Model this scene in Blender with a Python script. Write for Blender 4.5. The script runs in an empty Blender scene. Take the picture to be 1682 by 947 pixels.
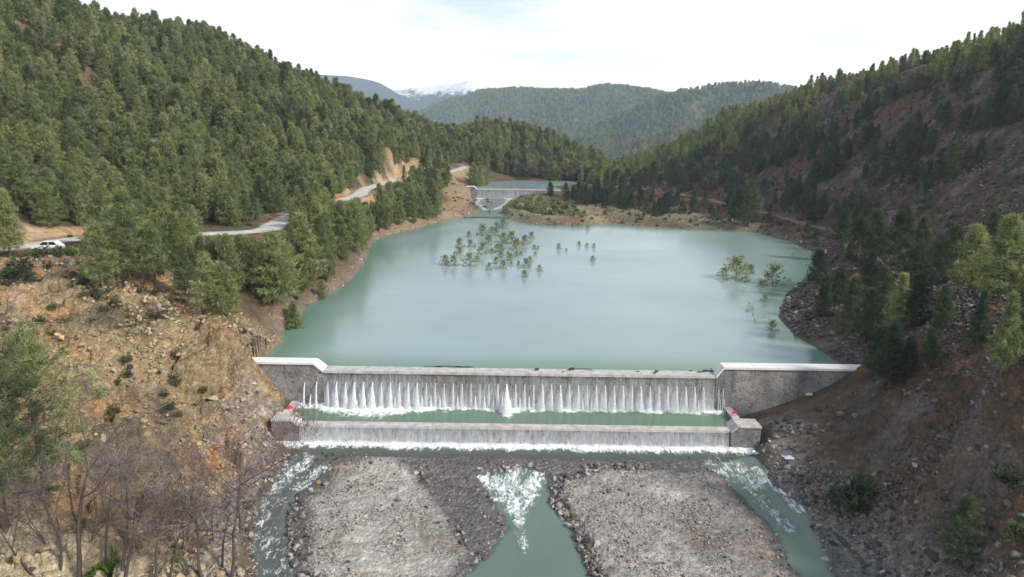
import bpy, math, random
import numpy as np
from mathutils import Vector, Matrix
from mathutils.bvhtree import BVHTree

RNG = np.random.default_rng(7)
random.seed(7)
sc = bpy.context.scene
COL = sc.collection

# ------------------------------------------------------------------ camera model (photo pixels, 1682 x 947)
F = 1136.0
PITCH, ROLL = math.radians(12.07), math.radians(0.83)
CAM = np.array([0.0, 0.0, 27.0])
Fw = np.array([0, math.cos(PITCH), -math.sin(PITCH)])
R0 = np.array([1.0, 0, 0]); U0 = np.array([0, math.sin(PITCH), math.cos(PITCH)])
Rv = math.cos(ROLL) * R0 + math.sin(ROLL) * U0
Uv = -math.sin(ROLL) * R0 + math.cos(ROLL) * U0


def ray(px, py):
    return Fw + (px - 841) / F * Rv - (py - 473.5) / F * Uv


def atz(px, py, z):
    d = ray(px, py); t = (z - CAM[2]) / d[2]
    return CAM + t * d


def aty(px, py, y):
    d = ray(px, py)
    return CAM + d * (y / d[1])


def project(P):
    d = np.asarray(P, float) - CAM
    D = np.maximum(d @ Fw, 1e-3)
    return 841 + F * (d @ Rv) / D, 473.5 - F * (d @ Uv) / D, d @ Fw


# ------------------------------------------------------------------ noise and polygon helpers
def _hash(ix, iy, seed):
    h = (ix.astype(np.int64) * 374761393 + iy.astype(np.int64) * 668265263 + seed * 144269504) & 0xffffffff
    h = ((h ^ (h >> 13)) * 1274126177) & 0xffffffff
    h = (h ^ (h >> 16)) & 0xffffff
    return h / float(0xffffff)


def vnoise(x, y, seed=0):
    ix = np.floor(x); iy = np.floor(y)
    fx = x - ix; fy = y - iy
    fx = fx * fx * fx * (fx * (fx * 6 - 15) + 10); fy = fy * fy * fy * (fy * (fy * 6 - 15) + 10)
    a = _hash(ix, iy, seed); b = _hash(ix + 1, iy, seed); c = _hash(ix, iy + 1, seed); d = _hash(ix + 1, iy + 1, seed)
    return (a + (b - a) * fx) * (1 - fy) + (c + (d - c) * fx) * fy


def fbm(x, y, seed=0, octv=4, gain=0.5):
    s = 0; a = 1; t = 0
    for o in range(octv):
        s = s + a * vnoise(x * 2 ** o + 17.3 * o, y * 2 ** o + 9.1 * o, seed + o); t += a; a *= gain
    return s / t * 2 - 1


def ridged(x, y, seed=0, octv=4):
    s = 0; a = 1; t = 0
    for o in range(octv):
        n = 1 - np.abs(vnoise(x * 2 ** o + 7 * o, y * 2 ** o, seed + o) * 2 - 1)
        s = s + a * n * n; t += a; a *= 0.55
    return s / t


def blocks(x, y, seed=0):
    """random height per irregular cell, with the distance to the cell centre"""
    ix, iy = np.floor(x), np.floor(y)
    best = np.full(np.shape(x), 9.0); val = np.zeros(np.shape(x))
    for dx in (-1, 0, 1):
        for dy in (-1, 0, 1):
            cx, cy = ix + dx, iy + dy
            d = np.hypot(cx + _hash(cx, cy, seed) - x, cy + _hash(cx, cy, seed + 5) - y)
            m = d < best
            best = np.where(m, d, best); val = np.where(m, _hash(cx, cy, seed + 9), val)
    return val - 0.6 * best


def smooth(a, b, x):
    t = np.clip((x - a) / (b - a), 0, 1)
    return t * t * (3 - 2 * t)


def seg_dist(x, y, pts):
    """distance to an open polyline and the interpolated third value"""
    best = np.full(np.shape(x), 1e9); val = np.zeros(np.shape(x))
    for p, q in zip(pts[:-1], pts[1:]):
        dx, dy = q[0] - p[0], q[1] - p[1]
        L = dx * dx + dy * dy + 1e-9
        t = np.clip(((x - p[0]) * dx + (y - p[1]) * dy) / L, 0, 1)
        d = np.hypot(x - p[0] - t * dx, y - p[1] - t * dy)
        m = d < best
        best = np.where(m, d, best)
        if len(p) > 2:
            val = np.where(m, p[2] + t * (q[2] - p[2]), val)
    return best, val


def poly_sd(x, y, pts):
    """signed distance to a polygon: positive inside"""
    pts = [tuple(p[:2]) for p in pts]
    d, _ = seg_dist(x, y, pts + [pts[0]])
    ins = np.zeros(np.shape(x), bool)
    n = len(pts)
    for i in range(n):
        x0, y0 = pts[i]; x1, y1 = pts[(i + 1) % n]
        c = ((y0 > y) != (y1 > y)) & (x < (x1 - x0) * (y - y0) / (y1 - y0 + 1e-12) + x0)
        ins ^= c
    return np.where(ins, d, -d)


def catmull(pts, n=6):
    P = [np.array(p, float) for p in pts]
    P = [2 * P[0] - P[1]] + P + [2 * P[-1] - P[-2]]
    out = []
    for i in range(1, len(P) - 2):
        for k in range(n):
            t = k / n
            out.append(0.5 * (2 * P[i] + (P[i + 1] - P[i - 1]) * t + (2 * P[i - 1] - 5 * P[i] + 4 * P[i + 1] - P[i + 2]) * t * t
                              + (3 * P[i] - P[i - 1] - 3 * P[i + 1] + P[i + 2]) * t ** 3))
    out.append(P[-2])
    return [tuple(p) for p in out]


def PZ(lst, z):
    return [tuple(atz(px, py, z)) for px, py in lst]


# ------------------------------------------------------------------ the plan of the valley
LAKE_Z, POOL_Z, SILL_Y, WEIR_Y = -0.06, -4.45, 72.7, 78.4
shoreL = PZ([(460, 562), (462, 545), (492, 520), (503, 500), (545, 480), (570, 462), (592, 440), (606, 410), (612, 395), (642, 384), (700, 370), (735, 360), (765, 355)], 0)
shoreM = PZ([(770, 351), (800, 351), (835, 357), (850, 364), (880, 368), (930, 369), (1000, 367), (1060, 371), (1130, 375), (1235, 380)], 0)
shoreR = PZ([(1300, 397), (1338, 415), (1345, 440), (1318, 462), (1292, 482), (1279, 520), (1308, 550), (1345, 572), (1385, 598)], 0)
LAKE = [(-31.5, 79)] + shoreL + shoreM + shoreR + [(42.5, 79)]
ROAD = catmull([(-100, 80, 9.5), (-88, 100, 9)] + [tuple(atz(*p)) for p in [(40, 404, 9), (105, 394, 8.6), (180, 389, 8.5), (330, 384, 8.5), (430, 378, 8.5), (462, 363, 8.5),
               (520, 338, 8.3), (585, 322, 8.5), (603, 309, 9), (640, 299, 9.5)]] + [tuple(aty(*p)) for p in [(690, 291, 325), (735, 283, 355), (768, 273, 385)]], 5)
PATH = catmull([tuple(atz(*p)) for p in [(950, 302, 6.5), (1060, 310, 6), (1150, 325, 5), (1260, 350, 3.6), (1330, 370, 3.4), (1380, 383, 3.8), (1420, 420, 5.4), (1510, 428, 7), (1700, 430, 9)]], 5)

ZF = -6.75
BAR_A = PZ([(558, 768), (600, 756), (662, 758), (700, 800), (738, 870), (782, 905), (745, 947), (735, 990), (515, 990), (500, 900), (490, 825)], ZF)
BAR_B = PZ([(928, 792), (990, 772), (1060, 776), (1190, 786), (1225, 822), (1262, 872), (1325, 990), (1000, 990), (978, 930), (945, 870), (915, 815)], ZF)
CH_C = PZ([(788, 786), (812, 776), (850, 772), (893, 780), (905, 818), (938, 870), (968, 930), (985, 990), (735, 990), (760, 945), (800, 905), (832, 862), (815, 830)], ZF)
CH_L = PZ([(490, 752), (560, 756), (530, 776), (484, 806), (472, 850), (490, 947), (495, 990), (425, 990), (412, 900), (408, 855), (430, 806), (466, 772)], ZF)
CH_R = PZ([(1160, 766), (1245, 752), (1262, 790), (1325, 828), (1352, 895), (1395, 990), (1335, 990), (1272, 872), (1222, 815)], ZF)
FLOOR = [(-27.4, 73.8), (-27.4, 71.6)] + PZ([(480, 752), (445, 790), (418, 830), (405, 870), (402, 990), (395, 1400), (1700, 1400), (1500, 990), (1420, 910), (1335, 826), (1268, 785), (1246, 750)], ZF) + [(28.9, 71.6), (28.9, 73.8)]


def water_level(x, y):
    return -6.35 - 0.62 * smooth(67.6, 63.6, y) - np.clip((63.6 - y) * 0.018, 0, 0.6)


# controls of the ground: ('z' px py z) / ('y' px py distance) / ('w' x y z)
ctl = []
for p in shoreL + shoreM + shoreR:
    ctl.append((p[0], p[1], 0.0))
for p in [(-10, 90, -6), (12, 90, -6), (30, 90, -5), (-20, 90, -5.5), (0, 110, -5), (25, 110, -4), (-18, 115, -4), (0, 140, -4), (30, 140, -4), (45, 150, -3), (-15, 150, -4),
          (0, 175, -3), (45, 180, -3), (-20, 185, -3), (20, 205, -2.5), (60, 200, -2.5), (-10, 220, -2), (-24, 77, -6), (0, 77, -7), (25, 77, -6)]:
    ctl.append(p)
for q in ROAD[::3]: ctl.append(q)
for q in PATH[::3]: ctl.append(q)
Z = lambda px, py, z: ctl.append(tuple(atz(px, py, z)))
Y = lambda px, py, y: ctl.append(tuple(aty(px, py, y)))
W = lambda x, y, z: ctl.append((x, y, z))
# left rock spur beside the dam
for p in [(462, 577, 0.7), (435, 552, 2.4), (385, 522, 4.3), (332, 492, 6.0), (283, 452, 7.6), (200, 432, 8.2), (130, 424, 8.3), (60, 432, 8.4), (0, 452, 8.9)]: Z(*p)
for p in [(400, 590, 1.8), (414, 600, 0.7), (436, 632, -2.4), (455, 664, -4.4), (470, 690, -4.9), (455, 715, -5.8), (480, 735, -6.2), (425, 700, -3.9), (405, 720, -4.6)]: Z(*p)
for p in [(390, 760, -6.0), (400, 800, -6.3), (380, 870, -6.4), (370, 950, -6.5), (300, 760, -4.6), (250, 860, -5.8), (200, 950, -6.2), (100, 950, -5.4), (0, 950, -4.4), (0, 800, -1.8), (110, 800, -3.0),
          (0, 650, 2.6), (120, 650, 1.4), (240, 650, -0.8), (340, 650, -1.6), (330, 580, 2.0), (220, 560, 3.6), (100, 560, 4.8), (0, 560, 5.6), (110, 500, 6.6), (220, 500, 5.9), (400, 590, 1.0), (385, 660, -2.2)]: Z(*p)
W(-58, 40, -2.0); W(-80, 40, 6); W(-110, 60, 22); W(-120, 95, 24); W(-40, 25, -5.5); W(-75, 20, 3)
# left hill
for p in [(-160, -130, 190), (0, -35, 225), (105, 28, 255), (190, 46, 290), (330, 72, 325), (420, 108, 348), (555, 160, 380), (640, 198, 392), (700, 224, 402), (770, 262, 412)]: Y(*p)
for p in [(0, 200, 165), (120, 170, 195), (250, 160, 225), (330, 200, 220), (400, 220, 235), (480, 200, 270), (560, 215, 290), (640, 240, 305), (700, 255, 330), (0, 320, 130), (0, 60, 205), (150, 290, 160), (300, 300, 178), (400, 310, 190), (520, 290, 232), (600, 280, 256), (650, 270, 285)]: Y(*p)
for p in [(-290, 230, 60), (-260, 300, 52), (-240, 380, 50), (-190, 450, 40), (-120, 480, 25), (-60, 480, 12), (-300, 120, 80), (-190, 60, 60), (-160, 130, 52)]: W(*p)
# left bank further up, second dam, mid hill
for p in [(640, 335, 4), (700, 330, 3), (735, 320, 4), (760, 315, 4.5), (772, 330, 1.2), (745, 345, 0.8), (690, 310, 7), (620, 350, 4.0), (560, 400, 3.8), (520, 440, 3.4), (500, 480, 1.4), (470, 500, 3.0), (420, 450, 6.5)]: Z(*p)
for p in [(-20, 322, 6), (-16, 345, 5), (-13, 380, 5), (0, 396, 5), (20, 396, 5), (36, 380, 5), (34, 350, 5), (22, 322, 5.5), (0, 350, 3), (15, 370, 3.5), (0, 310, 0.6), (12, 305, 1.0), (-10, 305, 0.8), (0, 280, 0.5), (25, 280, 1.0), (45, 270, 1.2), (28, 315, 3), (10, 255, 0.3), (60, 245, 0.9)]: W(*p)
for p in [(755, 226, 500), (820, 216, 485), (890, 234, 470), (935, 264, 455), (970, 288, 440), (992, 300, 422)]: Y(*p)
for p in [(-40, 560, 2), (40, 560, -4), (90, 530, -2), (70, 440, 1), (60, 640, -10), (-60, 600, 10), (30, 700, 0), (-150, 650, 10), (150, 700, 0)]: W(*p)
# right bank and right ridge
for p in [(1250, 760, -6.2), (1262, 700, -4.2), (1330, 668, -2.5), (1400, 640, -0.4), (1408, 606, 1.2), (1300, 740, -4.9), (1340, 800, -6.0), (1420, 870, -6.3), (1500, 950, -6.3), (1450, 750, -2.4), (1560, 850, -2.6),
          (1682, 947, -1.0), (1682, 800, 3.0), (1560, 720, 1.0), (1682, 650, 8.6), (1560, 620, 5.2), (1470, 640, 2.0), (1682, 520, 14), (1560, 520, 9), (1450, 520, 4.4), (1400, 540, 2.2), (1360, 520, 1.8), (1330, 500, 1.5), (1400, 450, 4.5), (1370, 470, 2.0)]: Z(*p)
W(60, 40, 2); W(85, 60, 14); W(110, 80, 30); W(40, 30, -5.8); W(140, 110, 46); W(75, 25, 6)
for p in [(1760, 22, 205), (1682, 66, 225), (1590, 91, 250), (1500, 116, 280), (1400, 138, 318), (1300, 157, 362), (1190, 191, 445), (1100, 230, 535), (1040, 259, 600), (1000, 280, 650)]: Y(*p)
for p in [(1682, 300, 145), (1600, 300, 165), (1682, 170, 190), (1550, 200, 205), (1400, 250, 245), (1300, 250, 280), (1200, 270, 325), (1100, 280, 390), (1010, 290, 460), (1450, 330, 190), (1500, 400, 150), (1350, 320, 225), (1250, 320, 255)]: Y(*p)
for p in [(260, 260, 60), (250, 350, 45), (230, 480, 30), (200, 600, 20), (260, 160, 70), (150, 720, 0), (180, 60, 60)]: W(*p)

cp = np.array(ctl)
_, keep = np.unique(np.round(cp[:, :2] / 1.2), axis=0, return_index=True)
cp = cp[np.sort(keep)]
n = len(cp)
S = 60.0
ri = np.hypot(cp[:, None, 0] - cp[None, :, 0], cp[:, None, 1] - cp[None, :, 1]) / S
A = np.zeros((n + 3, n + 3))
A[:n, :n] = ri + np.eye(n) * -0.01
A[:n, n] = 1; A[:n, n + 1:] = cp[:, :2] / S
A[n:, :n] = A[:n, n:].T
wts = np.linalg.solve(A, np.concatenate([cp[:, 2], np.zeros(3)]))


def rbf(x, y):
    x = np.asarray(x, float).ravel(); y = np.asarray(y, float).ravel()
    out = np.empty(len(x))
    for i in range(0, len(x), 20000):
        xs, ys = x[i:i + 20000], y[i:i + 20000]
        r = np.hypot(xs[:, None] - cp[None, :, 0], ys[:, None] - cp[None, :, 1]) / S
        out[i:i + 20000] = r @ wts[:n] + wts[n] + wts[n + 1] * xs / S + wts[n + 2] * ys / S
    return out


CLIFF_PX = [(-200, 440), (60, 428), (130, 415), (160, 430), (285, 448), (332, 486), (390, 516), (440, 545), (475, 580), (462, 640), (480, 700), (420, 740), (390, 790), (380, 960), (-200, 1100)]
STREAM2 = PZ([(782, 323), (850, 325), (840, 335), (815, 348), (838, 358), (768, 356), (790, 345), (775, 335)], 0.4)


def zones(x, y, z):
    px, py, D = project(np.stack([x, y, z], -1))
    wx = px + 14 * fbm(x * 0.15, y * 0.15, 91); wy = py + 10 * fbm(x * 0.15, y * 0.15, 92)
    cliff = smooth(-14, 8, poly_sd(wx, wy, CLIFF_PX)) * (y < 125) * (x < -18)
    return px, py, D, wx, wy, cliff


GULLIES = [[tuple(aty(*p)[:2]) for p in q] for q in ([(205, 60, 285), (330, 150, 235), (440, 285, 190)], [(470, 140, 345), (560, 190, 305), (640, 262, 285)], [(60, 90, 200), (150, 220, 175), (230, 330, 155)])]


def ground(x, y):
    z0 = rbf(x, y)
    px, py, D, wx, wy, cliff = zones(x, y, z0)
    d_road, z_road = seg_dist(x, y, ROAD)
    d_path, z_path = seg_dist(x, y, PATH)
    lake = poly_sd(x, y, LAKE)
    floor = poly_sd(x, y, FLOOR)
    away = smooth(0, 12, -lake) * smooth(0, 5, -floor) * smooth(2, 9, d_road) * smooth(1.5, 6, d_path)
    far = smooth(90, 200, y)
    right = smooth(20, 45, x) * (y < 420)
    z = z0 + away * (far * 3.2 * fbm(x / 34, y / 34, 3) + far * 1.2 * fbm(x / 11, y / 11, 5))
    z = z + cliff * smooth(0, 3, -floor) * (1.9 * (ridged(x / 7.5, y / 7.5, 11, 5) - 0.45) + 0.5 * fbm(x / 1.6, y / 1.6, 21, 4) + 1.7 * blocks(x / 3.3 + 0.3 * fbm(x, y, 4), y / 3.6, 77) + 0.5 * blocks(x / 1.0, y / 1.3, 78))
    z = z + right * away * (2.0 * (ridged(x / 9, y / 9, 31, 4) - 0.4) + 0.35 * fbm(x / 1.5, y / 1.5, 41) + 0.55 * blocks(x / 2.2 + 0.3 * fbm(x, y, 4), y / 2.2, 87) * smooth(-0.2, 0.2, fbm(x / 10, y / 10, 88)) + 0.25 * blocks(x / 0.9, y / 1.1, 79))
    for gl in GULLIES:
        dg, _ = seg_dist(x, y, gl); z = z - 7.5 * np.exp(-(dg / 10) ** 2) * away
    # lake basin
    z = np.where(lake > 0, np.minimum(z, -0.35 * np.minimum(lake, 8) - 0.05), z)
    nearlake = (lake <= 0) & (y > 79)
    z = np.where(nearlake & (lake > -6), np.maximum(z, 0.45 * -lake + 0.05 + 0.25 * fbm(x / 2, y / 2, 71) * smooth(0, 1.5, -lake)), z)
    # second lake
    # road and path benches
    w = 1 - smooth(2.6, 6.0, d_road); z = z * (1 - w) + z_road * w
    w = (1 - smooth(1.2, 3.2, d_path)) * 0.9; z = z * (1 - w) + z_path * w
    # stream below the second dam
    s2 = poly_sd(x, y, STREAM2)
    z = np.where(s2 > -2, np.minimum(z, 0.05 + np.clip((y - 250) * 0.012, 0, 0.9) + 0.25 * np.clip(-s2, 0, 2)), z)
    # valley floor below the dam
    zw = water_level(x, y)
    a, b = poly_sd(x, y, BAR_A), poly_sd(x, y, BAR_B)
    bar = np.maximum(a, b)
    ch = np.maximum(np.maximum(poly_sd(x, y, CH_C), poly_sd(x, y, CH_L)), poly_sd(x, y, CH_R))
    wob = 0.35 * fbm(x / 1.3, y / 1.3, 61)
    bar = bar + 0.9 * fbm(x / 3.2, y / 3.2, 62, 3); a = a + 0 * bar; ch = ch + 0.55 * fbm(x / 2.6, y / 2.6, 63, 3)
    fz = zw + 0.10 + 0.06 * fbm(x / 1.6, y / 1.6, 51, 2)
    fz = fz + 0.42 * smooth(-0.9, 1.8, bar + wob) + 0.16 * fbm(x / 3.0, y / 3.0, 52, 2) * smooth(0, 2, bar)
    fz = fz - 0.75 * smooth(-0.25, 0.8, ch + wob) * (1 - 0.9 * smooth(0, 0.4, bar))
    yy = y + 1.6 * wob; fz = np.where(yy > 67.6, np.minimum(fz, np.where(bar > 0, fz, zw + 0.05 - 0.30 * smooth(67.6, 72.0, yy))), fz)
    wf = smooth(-0.3, 1.1, floor + wob)
    z = z * (1 - wf) + fz * wf
    zone = dict(px=px, py=py, D=D, wx=wx, wy=wy, cliff=cliff, d_road=d_road, d_path=d_path, lake=lake, floor=floor, bar=bar, a=a, b=b, ch=ch, s2=s2, wf=wf, right=right)
    # pit under the plunge pool and behind the dam
    pit = (x > -25.2) & (x < 25.6) & (y > 73) & (y < 80.2)
    z = np.where(pit, np.minimum(z, -6.6), z)
    return z, zone


# ------------------------------------------------------------------ scene helpers
def link(o):
    COL.objects.link(o); return o


def tag(o, label=None, cat=None, group=None, kind=None):
    if label: o['label'] = label
    if cat: o['category'] = cat
    if group: o['group'] = group
    if kind: o['kind'] = kind
    return o


def empty(name, loc, rz=0.0):
    o = bpy.data.objects.new(name, None); o.empty_display_size = 0.3
    o.location = tuple(map(float, loc)); o.rotation_euler = (0, 0, rz)
    return link(o)


def mesh_np(name, V, faces, mats=None, mat_idx=None, smooth_=False, colors=None, attrs=None):
    me = bpy.data.meshes.new(name)
    V = np.asarray(V, np.float32)
    faces = [np.asarray(f, np.int32) for f in (faces if isinstance(faces, list) else [faces])]
    faces = [f for f in faces if len(f)]
    loops = np.concatenate([f.ravel() for f in faces])
    cnt = np.concatenate([np.full(len(f), f.shape[1], np.int32) for f in faces])
    me.vertices.add(len(V)); me.vertices.foreach_set('co', V.ravel())
    me.loops.add(len(loops)); me.loops.foreach_set('vertex_index', loops)
    me.polygons.add(len(cnt))
    me.polygons.foreach_set('loop_start', np.concatenate([[0], np.cumsum(cnt)[:-1]]).astype(np.int32))
    if mat_idx is not None: me.polygons.foreach_set('material_index', np.asarray(mat_idx, np.int32))
    if smooth_: me.polygons.foreach_set('use_smooth', np.ones(len(cnt), bool))
    me.update(calc_edges=True)
    if colors is not None:
        ca = me.color_attributes.new('Col', 'FLOAT_COLOR', 'POINT')
        ca.data.foreach_set('color', np.asarray(colors, np.float32).ravel())
    for k, a in (attrs or {}).items():
        at = me.attributes.new(k, 'FLOAT', 'POINT'); at.data.foreach_set('value', np.asarray(a, np.float32))
    for m in (mats or []): me.materials.append(m)
    return me


class MB:
    """collects boxes, prisms and tubes into one mesh"""
    def __init__(s): s.v = []; s.f = []
    def box(s, x0, x1, y0, y1, z0, z1):
        i = len(s.v)
        s.v += [(x, y, z) for z in (z0, z1) for y in (y0, y1) for x in (x0, x1)]
        s.f += [tuple(i + k for k in q) for q in ((0, 2, 3, 1), (4, 5, 7, 6), (0, 1, 5, 4), (2, 6, 7, 3), (0, 4, 6, 2), (1, 3, 7, 5))]
        return s
    def prism(s, prof, y0, y1, swap=False):
        """profile in x,z extruded along y (or profile in y,z along x when swap)"""
        i = len(s.v); n = len(prof)
        for yy in (y0, y1):
            s.v += [(yy, a, b) if swap else (a, yy, b) for a, b in prof]
        s.f += [tuple(i + k for k in range(n)), tuple(i + n + k for k in reversed(range(n)))]
        s.f += [(i + (k + 1) % n, i + k, i + n + k, i + n + (k + 1) % n) for k in range(n)]
        return s
    def tube(s, p, q, r0, r1, n=6, caps=True):
        p, q = Vector(p), Vector(q); d = (q - p).normalized()
        a = d.orthogonal().normalized(); b = d.cross(a)
        i = len(s.v)
        for c, r in ((p, r0), (q, r1)):
            s.v += [tuple(c + (a * math.cos(t) + b * math.sin(t)) * r) for t in [2 * math.pi * k / n for k in range(n)]]
        s.f += [(i + k, i + (k + 1) % n, i + n + (k + 1) % n, i + n + k) for k in range(n)]
        if caps: s.f += [tuple(i + k for k in reversed(range(n))), tuple(i + n + k for k in range(n))]
        return s
    def mesh(s, name, mat, bevel=0):
        import bmesh
        me = bpy.data.meshes.new(name); me.from_pydata(s.v, [], s.f)
        bm = bmesh.new(); bm.from_mesh(me)
        bmesh.ops.recalc_face_normals(bm, faces=bm.faces)
        if bevel: bmesh.ops.bevel(bm, geom=list(bm.edges), offset=bevel, segments=2, affect='EDGES', clamp_overlap=True)
        bm.to_mesh(me); bm.free()
        if mat: me.materials.append(mat)
        return me
    def build(s, name, mat, parent=None, bevel=0):
        o = link(bpy.data.objects.new(name, s.mesh(name, mat, bevel)))
        if parent is not None: o.parent = parent
        return o


# ------------------------------------------------------------------ materials
def new_mat(name):
    m = bpy.data.materials.new(name); m.use_nodes = True
    nt = m.node_tree; nt.nodes.clear()
    out = nt.nodes.new('ShaderNodeOutputMaterial')
    return m, nt, out


class NT:
    def __init__(s, nt): s.nt = nt
    def n(s, t, **k):
        nd = s.nt.nodes.new(t)
        for a, b in k.items():
            if a == 'inp':
                for i, v in b.items():
                    if isinstance(v, bpy.types.NodeSocket): s.nt.links.new(v, nd.inputs[i])
                    else: nd.inputs[i].default_value = v
            else: setattr(nd, a, b)
        return nd
    def noise(s, scale, vec, detail=4, rough=0.6, dist=0.0):
        return s.n('ShaderNodeTexNoise', inp={'Vector': vec, 'Scale': scale, 'Detail': detail, 'Roughness': rough, 'Distortion': dist}).outputs['Fac']
    def ramp(s, fac, stops):
        r = s.n('ShaderNodeValToRGB', inp={'Fac': fac}); cr = r.color_ramp
        while len(cr.elements) < len(stops): cr.elements.new(0.5)
        for e, (p, c) in zip(cr.elements, stops): e.position = p; e.color = (c[0], c[1], c[2], 1) if not isinstance(c, (int, float)) else (c, c, c, 1)
        return r.outputs['Color']
    def mix(s, fac, a, b, mode='MIX'):
        m = s.n('ShaderNodeMix', data_type='RGBA', blend_type=mode)
        for i, v in ((0, fac), (6, a), (7, b)):
            if isinstance(v, bpy.types.NodeSocket): s.nt.links.new(v, m.inputs[i])
            else: m.inputs[i].default_value = (v if i == 0 else ((*v, 1) if len(v) == 3 else v))
        return m.outputs[2]
    def math(s, op, a, b=0.0, c=0.0):
        m = s.n('ShaderNodeMath', operation=op)
        for i, v in enumerate((a, b, c)):
            if isinstance(v, bpy.types.NodeSocket): s.nt.links.new(v, m.inputs[i])
            else: m.inputs[i].default_value = v
        return m.outputs[0]
    def maprange(s, v, a, b, c=0.0, d=1.0):
        return s.n('ShaderNodeMapRange', inp={0: v, 1: a, 2: b, 3: c, 4: d}).outputs[0]
    def bump(s, h, strength, dist):
        return s.n('ShaderNodeBump', inp={'Height': h, 'Strength': strength, 'Distance': dist}).outputs['Normal']


def mat_ground():
    m, nt, out = new_mat('ground'); g = NT(nt)
    pos = g.n('ShaderNodeNewGeometry').outputs['Position']
    col = g.n('ShaderNodeVertexColor', layer_name='Col').outputs['Color']
    rock = g.n('ShaderNodeAttribute', attribute_name='stony').outputs['Fac']
    wet = g.n('ShaderNodeAttribute', attribute_name='wet').outputs['Fac']
    v = g.n('ShaderNodeTexVoronoi', inp={'Vector': pos, 'Scale': 2.3, 'Randomness': 1.0})
    v2 = g.n('ShaderNodeTexVoronoi', inp={'Vector': pos, 'Scale': 5.5, 'Randomness': 1.0})
    n1 = g.noise(0.9, pos, 8, 0.68); n2 = g.noise(6.0, pos, 6, 0.7); n3 = g.noise(0.13, pos, 4)
    stone = g.ramp(v.outputs['Color'], [(0.0, 0.55), (0.5, 1.0), (1.0, 1.55)])
    stone2 = g.ramp(v2.outputs['Color'], [(0.0, 0.6), (0.5, 1.0), (1.0, 1.5)])
    c = g.mix(1.0, col, g.ramp(n1, [(0.25, 0.5), (0.5, 1.0), (0.75, 1.5)]), 'MULTIPLY')
    c = g.mix(0.8, c, g.ramp(n2, [(0.25, 0.6), (0.5, 1.0), (0.78, 1.5)]), 'MULTIPLY')
    c = g.mix(0.5, c, g.ramp(n3, [(0.3, 0.75), (0.7, 1.25)]), 'MULTIPLY')
    c = g.mix(g.math('MULTIPLY', rock, 0.75), c, stone, 'MULTIPLY')
    c = g.mix(g.math('MULTIPLY', rock, 0.6), c, stone2, 'MULTIPLY')
    h = g.math('ADD', g.math('MULTIPLY', g.math('SUBTRACT', 0.7, v.outputs['Distance']), g.math('MULTIPLY', rock, 0.5)), g.math('MULTIPLY', n1, 0.55))
    h = g.math('ADD', h, g.math('MULTIPLY', g.math('SUBTRACT', 0.7, v2.outputs['Distance']), g.math('MULTIPLY', rock, 0.22)))
    h = g.math('ADD', h, g.math('MULTIPLY', n2, 0.12))
    nor = g.bump(h, 0.9, 0.6)
    b = g.n('ShaderNodeBsdfPrincipled', inp={'Base Color': c, 'Normal': nor, 'Roughness': g.maprange(wet, 0, 1, 0.95, 0.35), 'Specular IOR Level': g.maprange(wet, 0, 1, 0.1, 0.5)})
    nt.links.new(b.outputs[0], out.inputs[0])
    return m


def mat_water(name, deep, rough, wave_scale, wave_str, foam_scale=1.6, stretch=(1, 1, 1), foam_lo=0.5, shallow=None, calm=0.06):
    m, nt, out = new_mat(name); g = NT(nt)
    pos = g.n('ShaderNodeNewGeometry').outputs['Position']
    vec = g.n('ShaderNodeMapping', inp={'Vector': pos, 'Scale': stretch}).outputs[0]
    foam = g.n('ShaderNodeAttribute', attribute_name='foam').outputs['Fac']
    n = g.noise(foam_scale, vec, 7, 0.68, 0.9)
    n2 = g.noise(foam_scale * 4.5, vec, 5, 0.65, 0.4)
    nn = g.math('ADD', g.math('MULTIPLY', n, 0.7), g.math('MULTIPLY', n2, 0.3))
    f = g.math('SUBTRACT', g.math('ADD', g.maprange(nn, 0.33, 0.67), foam), 1.0)
    f = g.maprange(f, -0.06, 0.34)
    f = g.math('MULTIPLY', f, g.maprange(foam, 0.02, 0.2))
    w1 = g.noise(wave_scale, pos, 4, 0.55); w2 = g.noise(wave_scale * 0.17, pos, 3, 0.5)
    patch = g.maprange(g.noise(0.022, g.n('ShaderNodeMapping', inp={'Vector': pos, 'Scale': (0.8, 2.2, 1)}).outputs[0], 4, 0.55), 0.38, 0.68)
    ht = g.math('ADD', g.math('ADD', g.math('MULTIPLY', w1, 0.6), w2), g.math('MULTIPLY', g.math('MULTIPLY', nn, foam), 4.0))
    nor = g.bump(ht, g.math('MULTIPLY', g.maprange(patch, 0, 1, 0.45, 1.0), wave_str), 0.12)
    big = g.noise(0.035, pos, 3)
    col = g.mix(g.maprange(big, 0.35, 0.65), deep, [c * 0.86 for c in deep])
    if shallow is not None:
        sh = g.n('ShaderNodeAttribute', attribute_name='shallow').outputs['Fac']
        col = g.mix(sh, col, shallow)
    b = g.n('ShaderNodeBsdfPrincipled', inp={'Base Color': col, 'Roughness': g.maprange(patch, 0, 1, rough, rough + calm), 'IOR': 1.33, 'Normal': nor})
    wb = g.n('ShaderNodeBsdfPrincipled', inp={'Base Color': (0.84, 0.86, 0.88, 1), 'Roughness': 0.7, 'Normal': nor})
    mx = g.n('ShaderNodeMixShader', inp={0: f, 1: b.outputs[0], 2: wb.outputs[0]})
    nt.links.new(mx.outputs[0], out.inputs[0])
    return m


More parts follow.
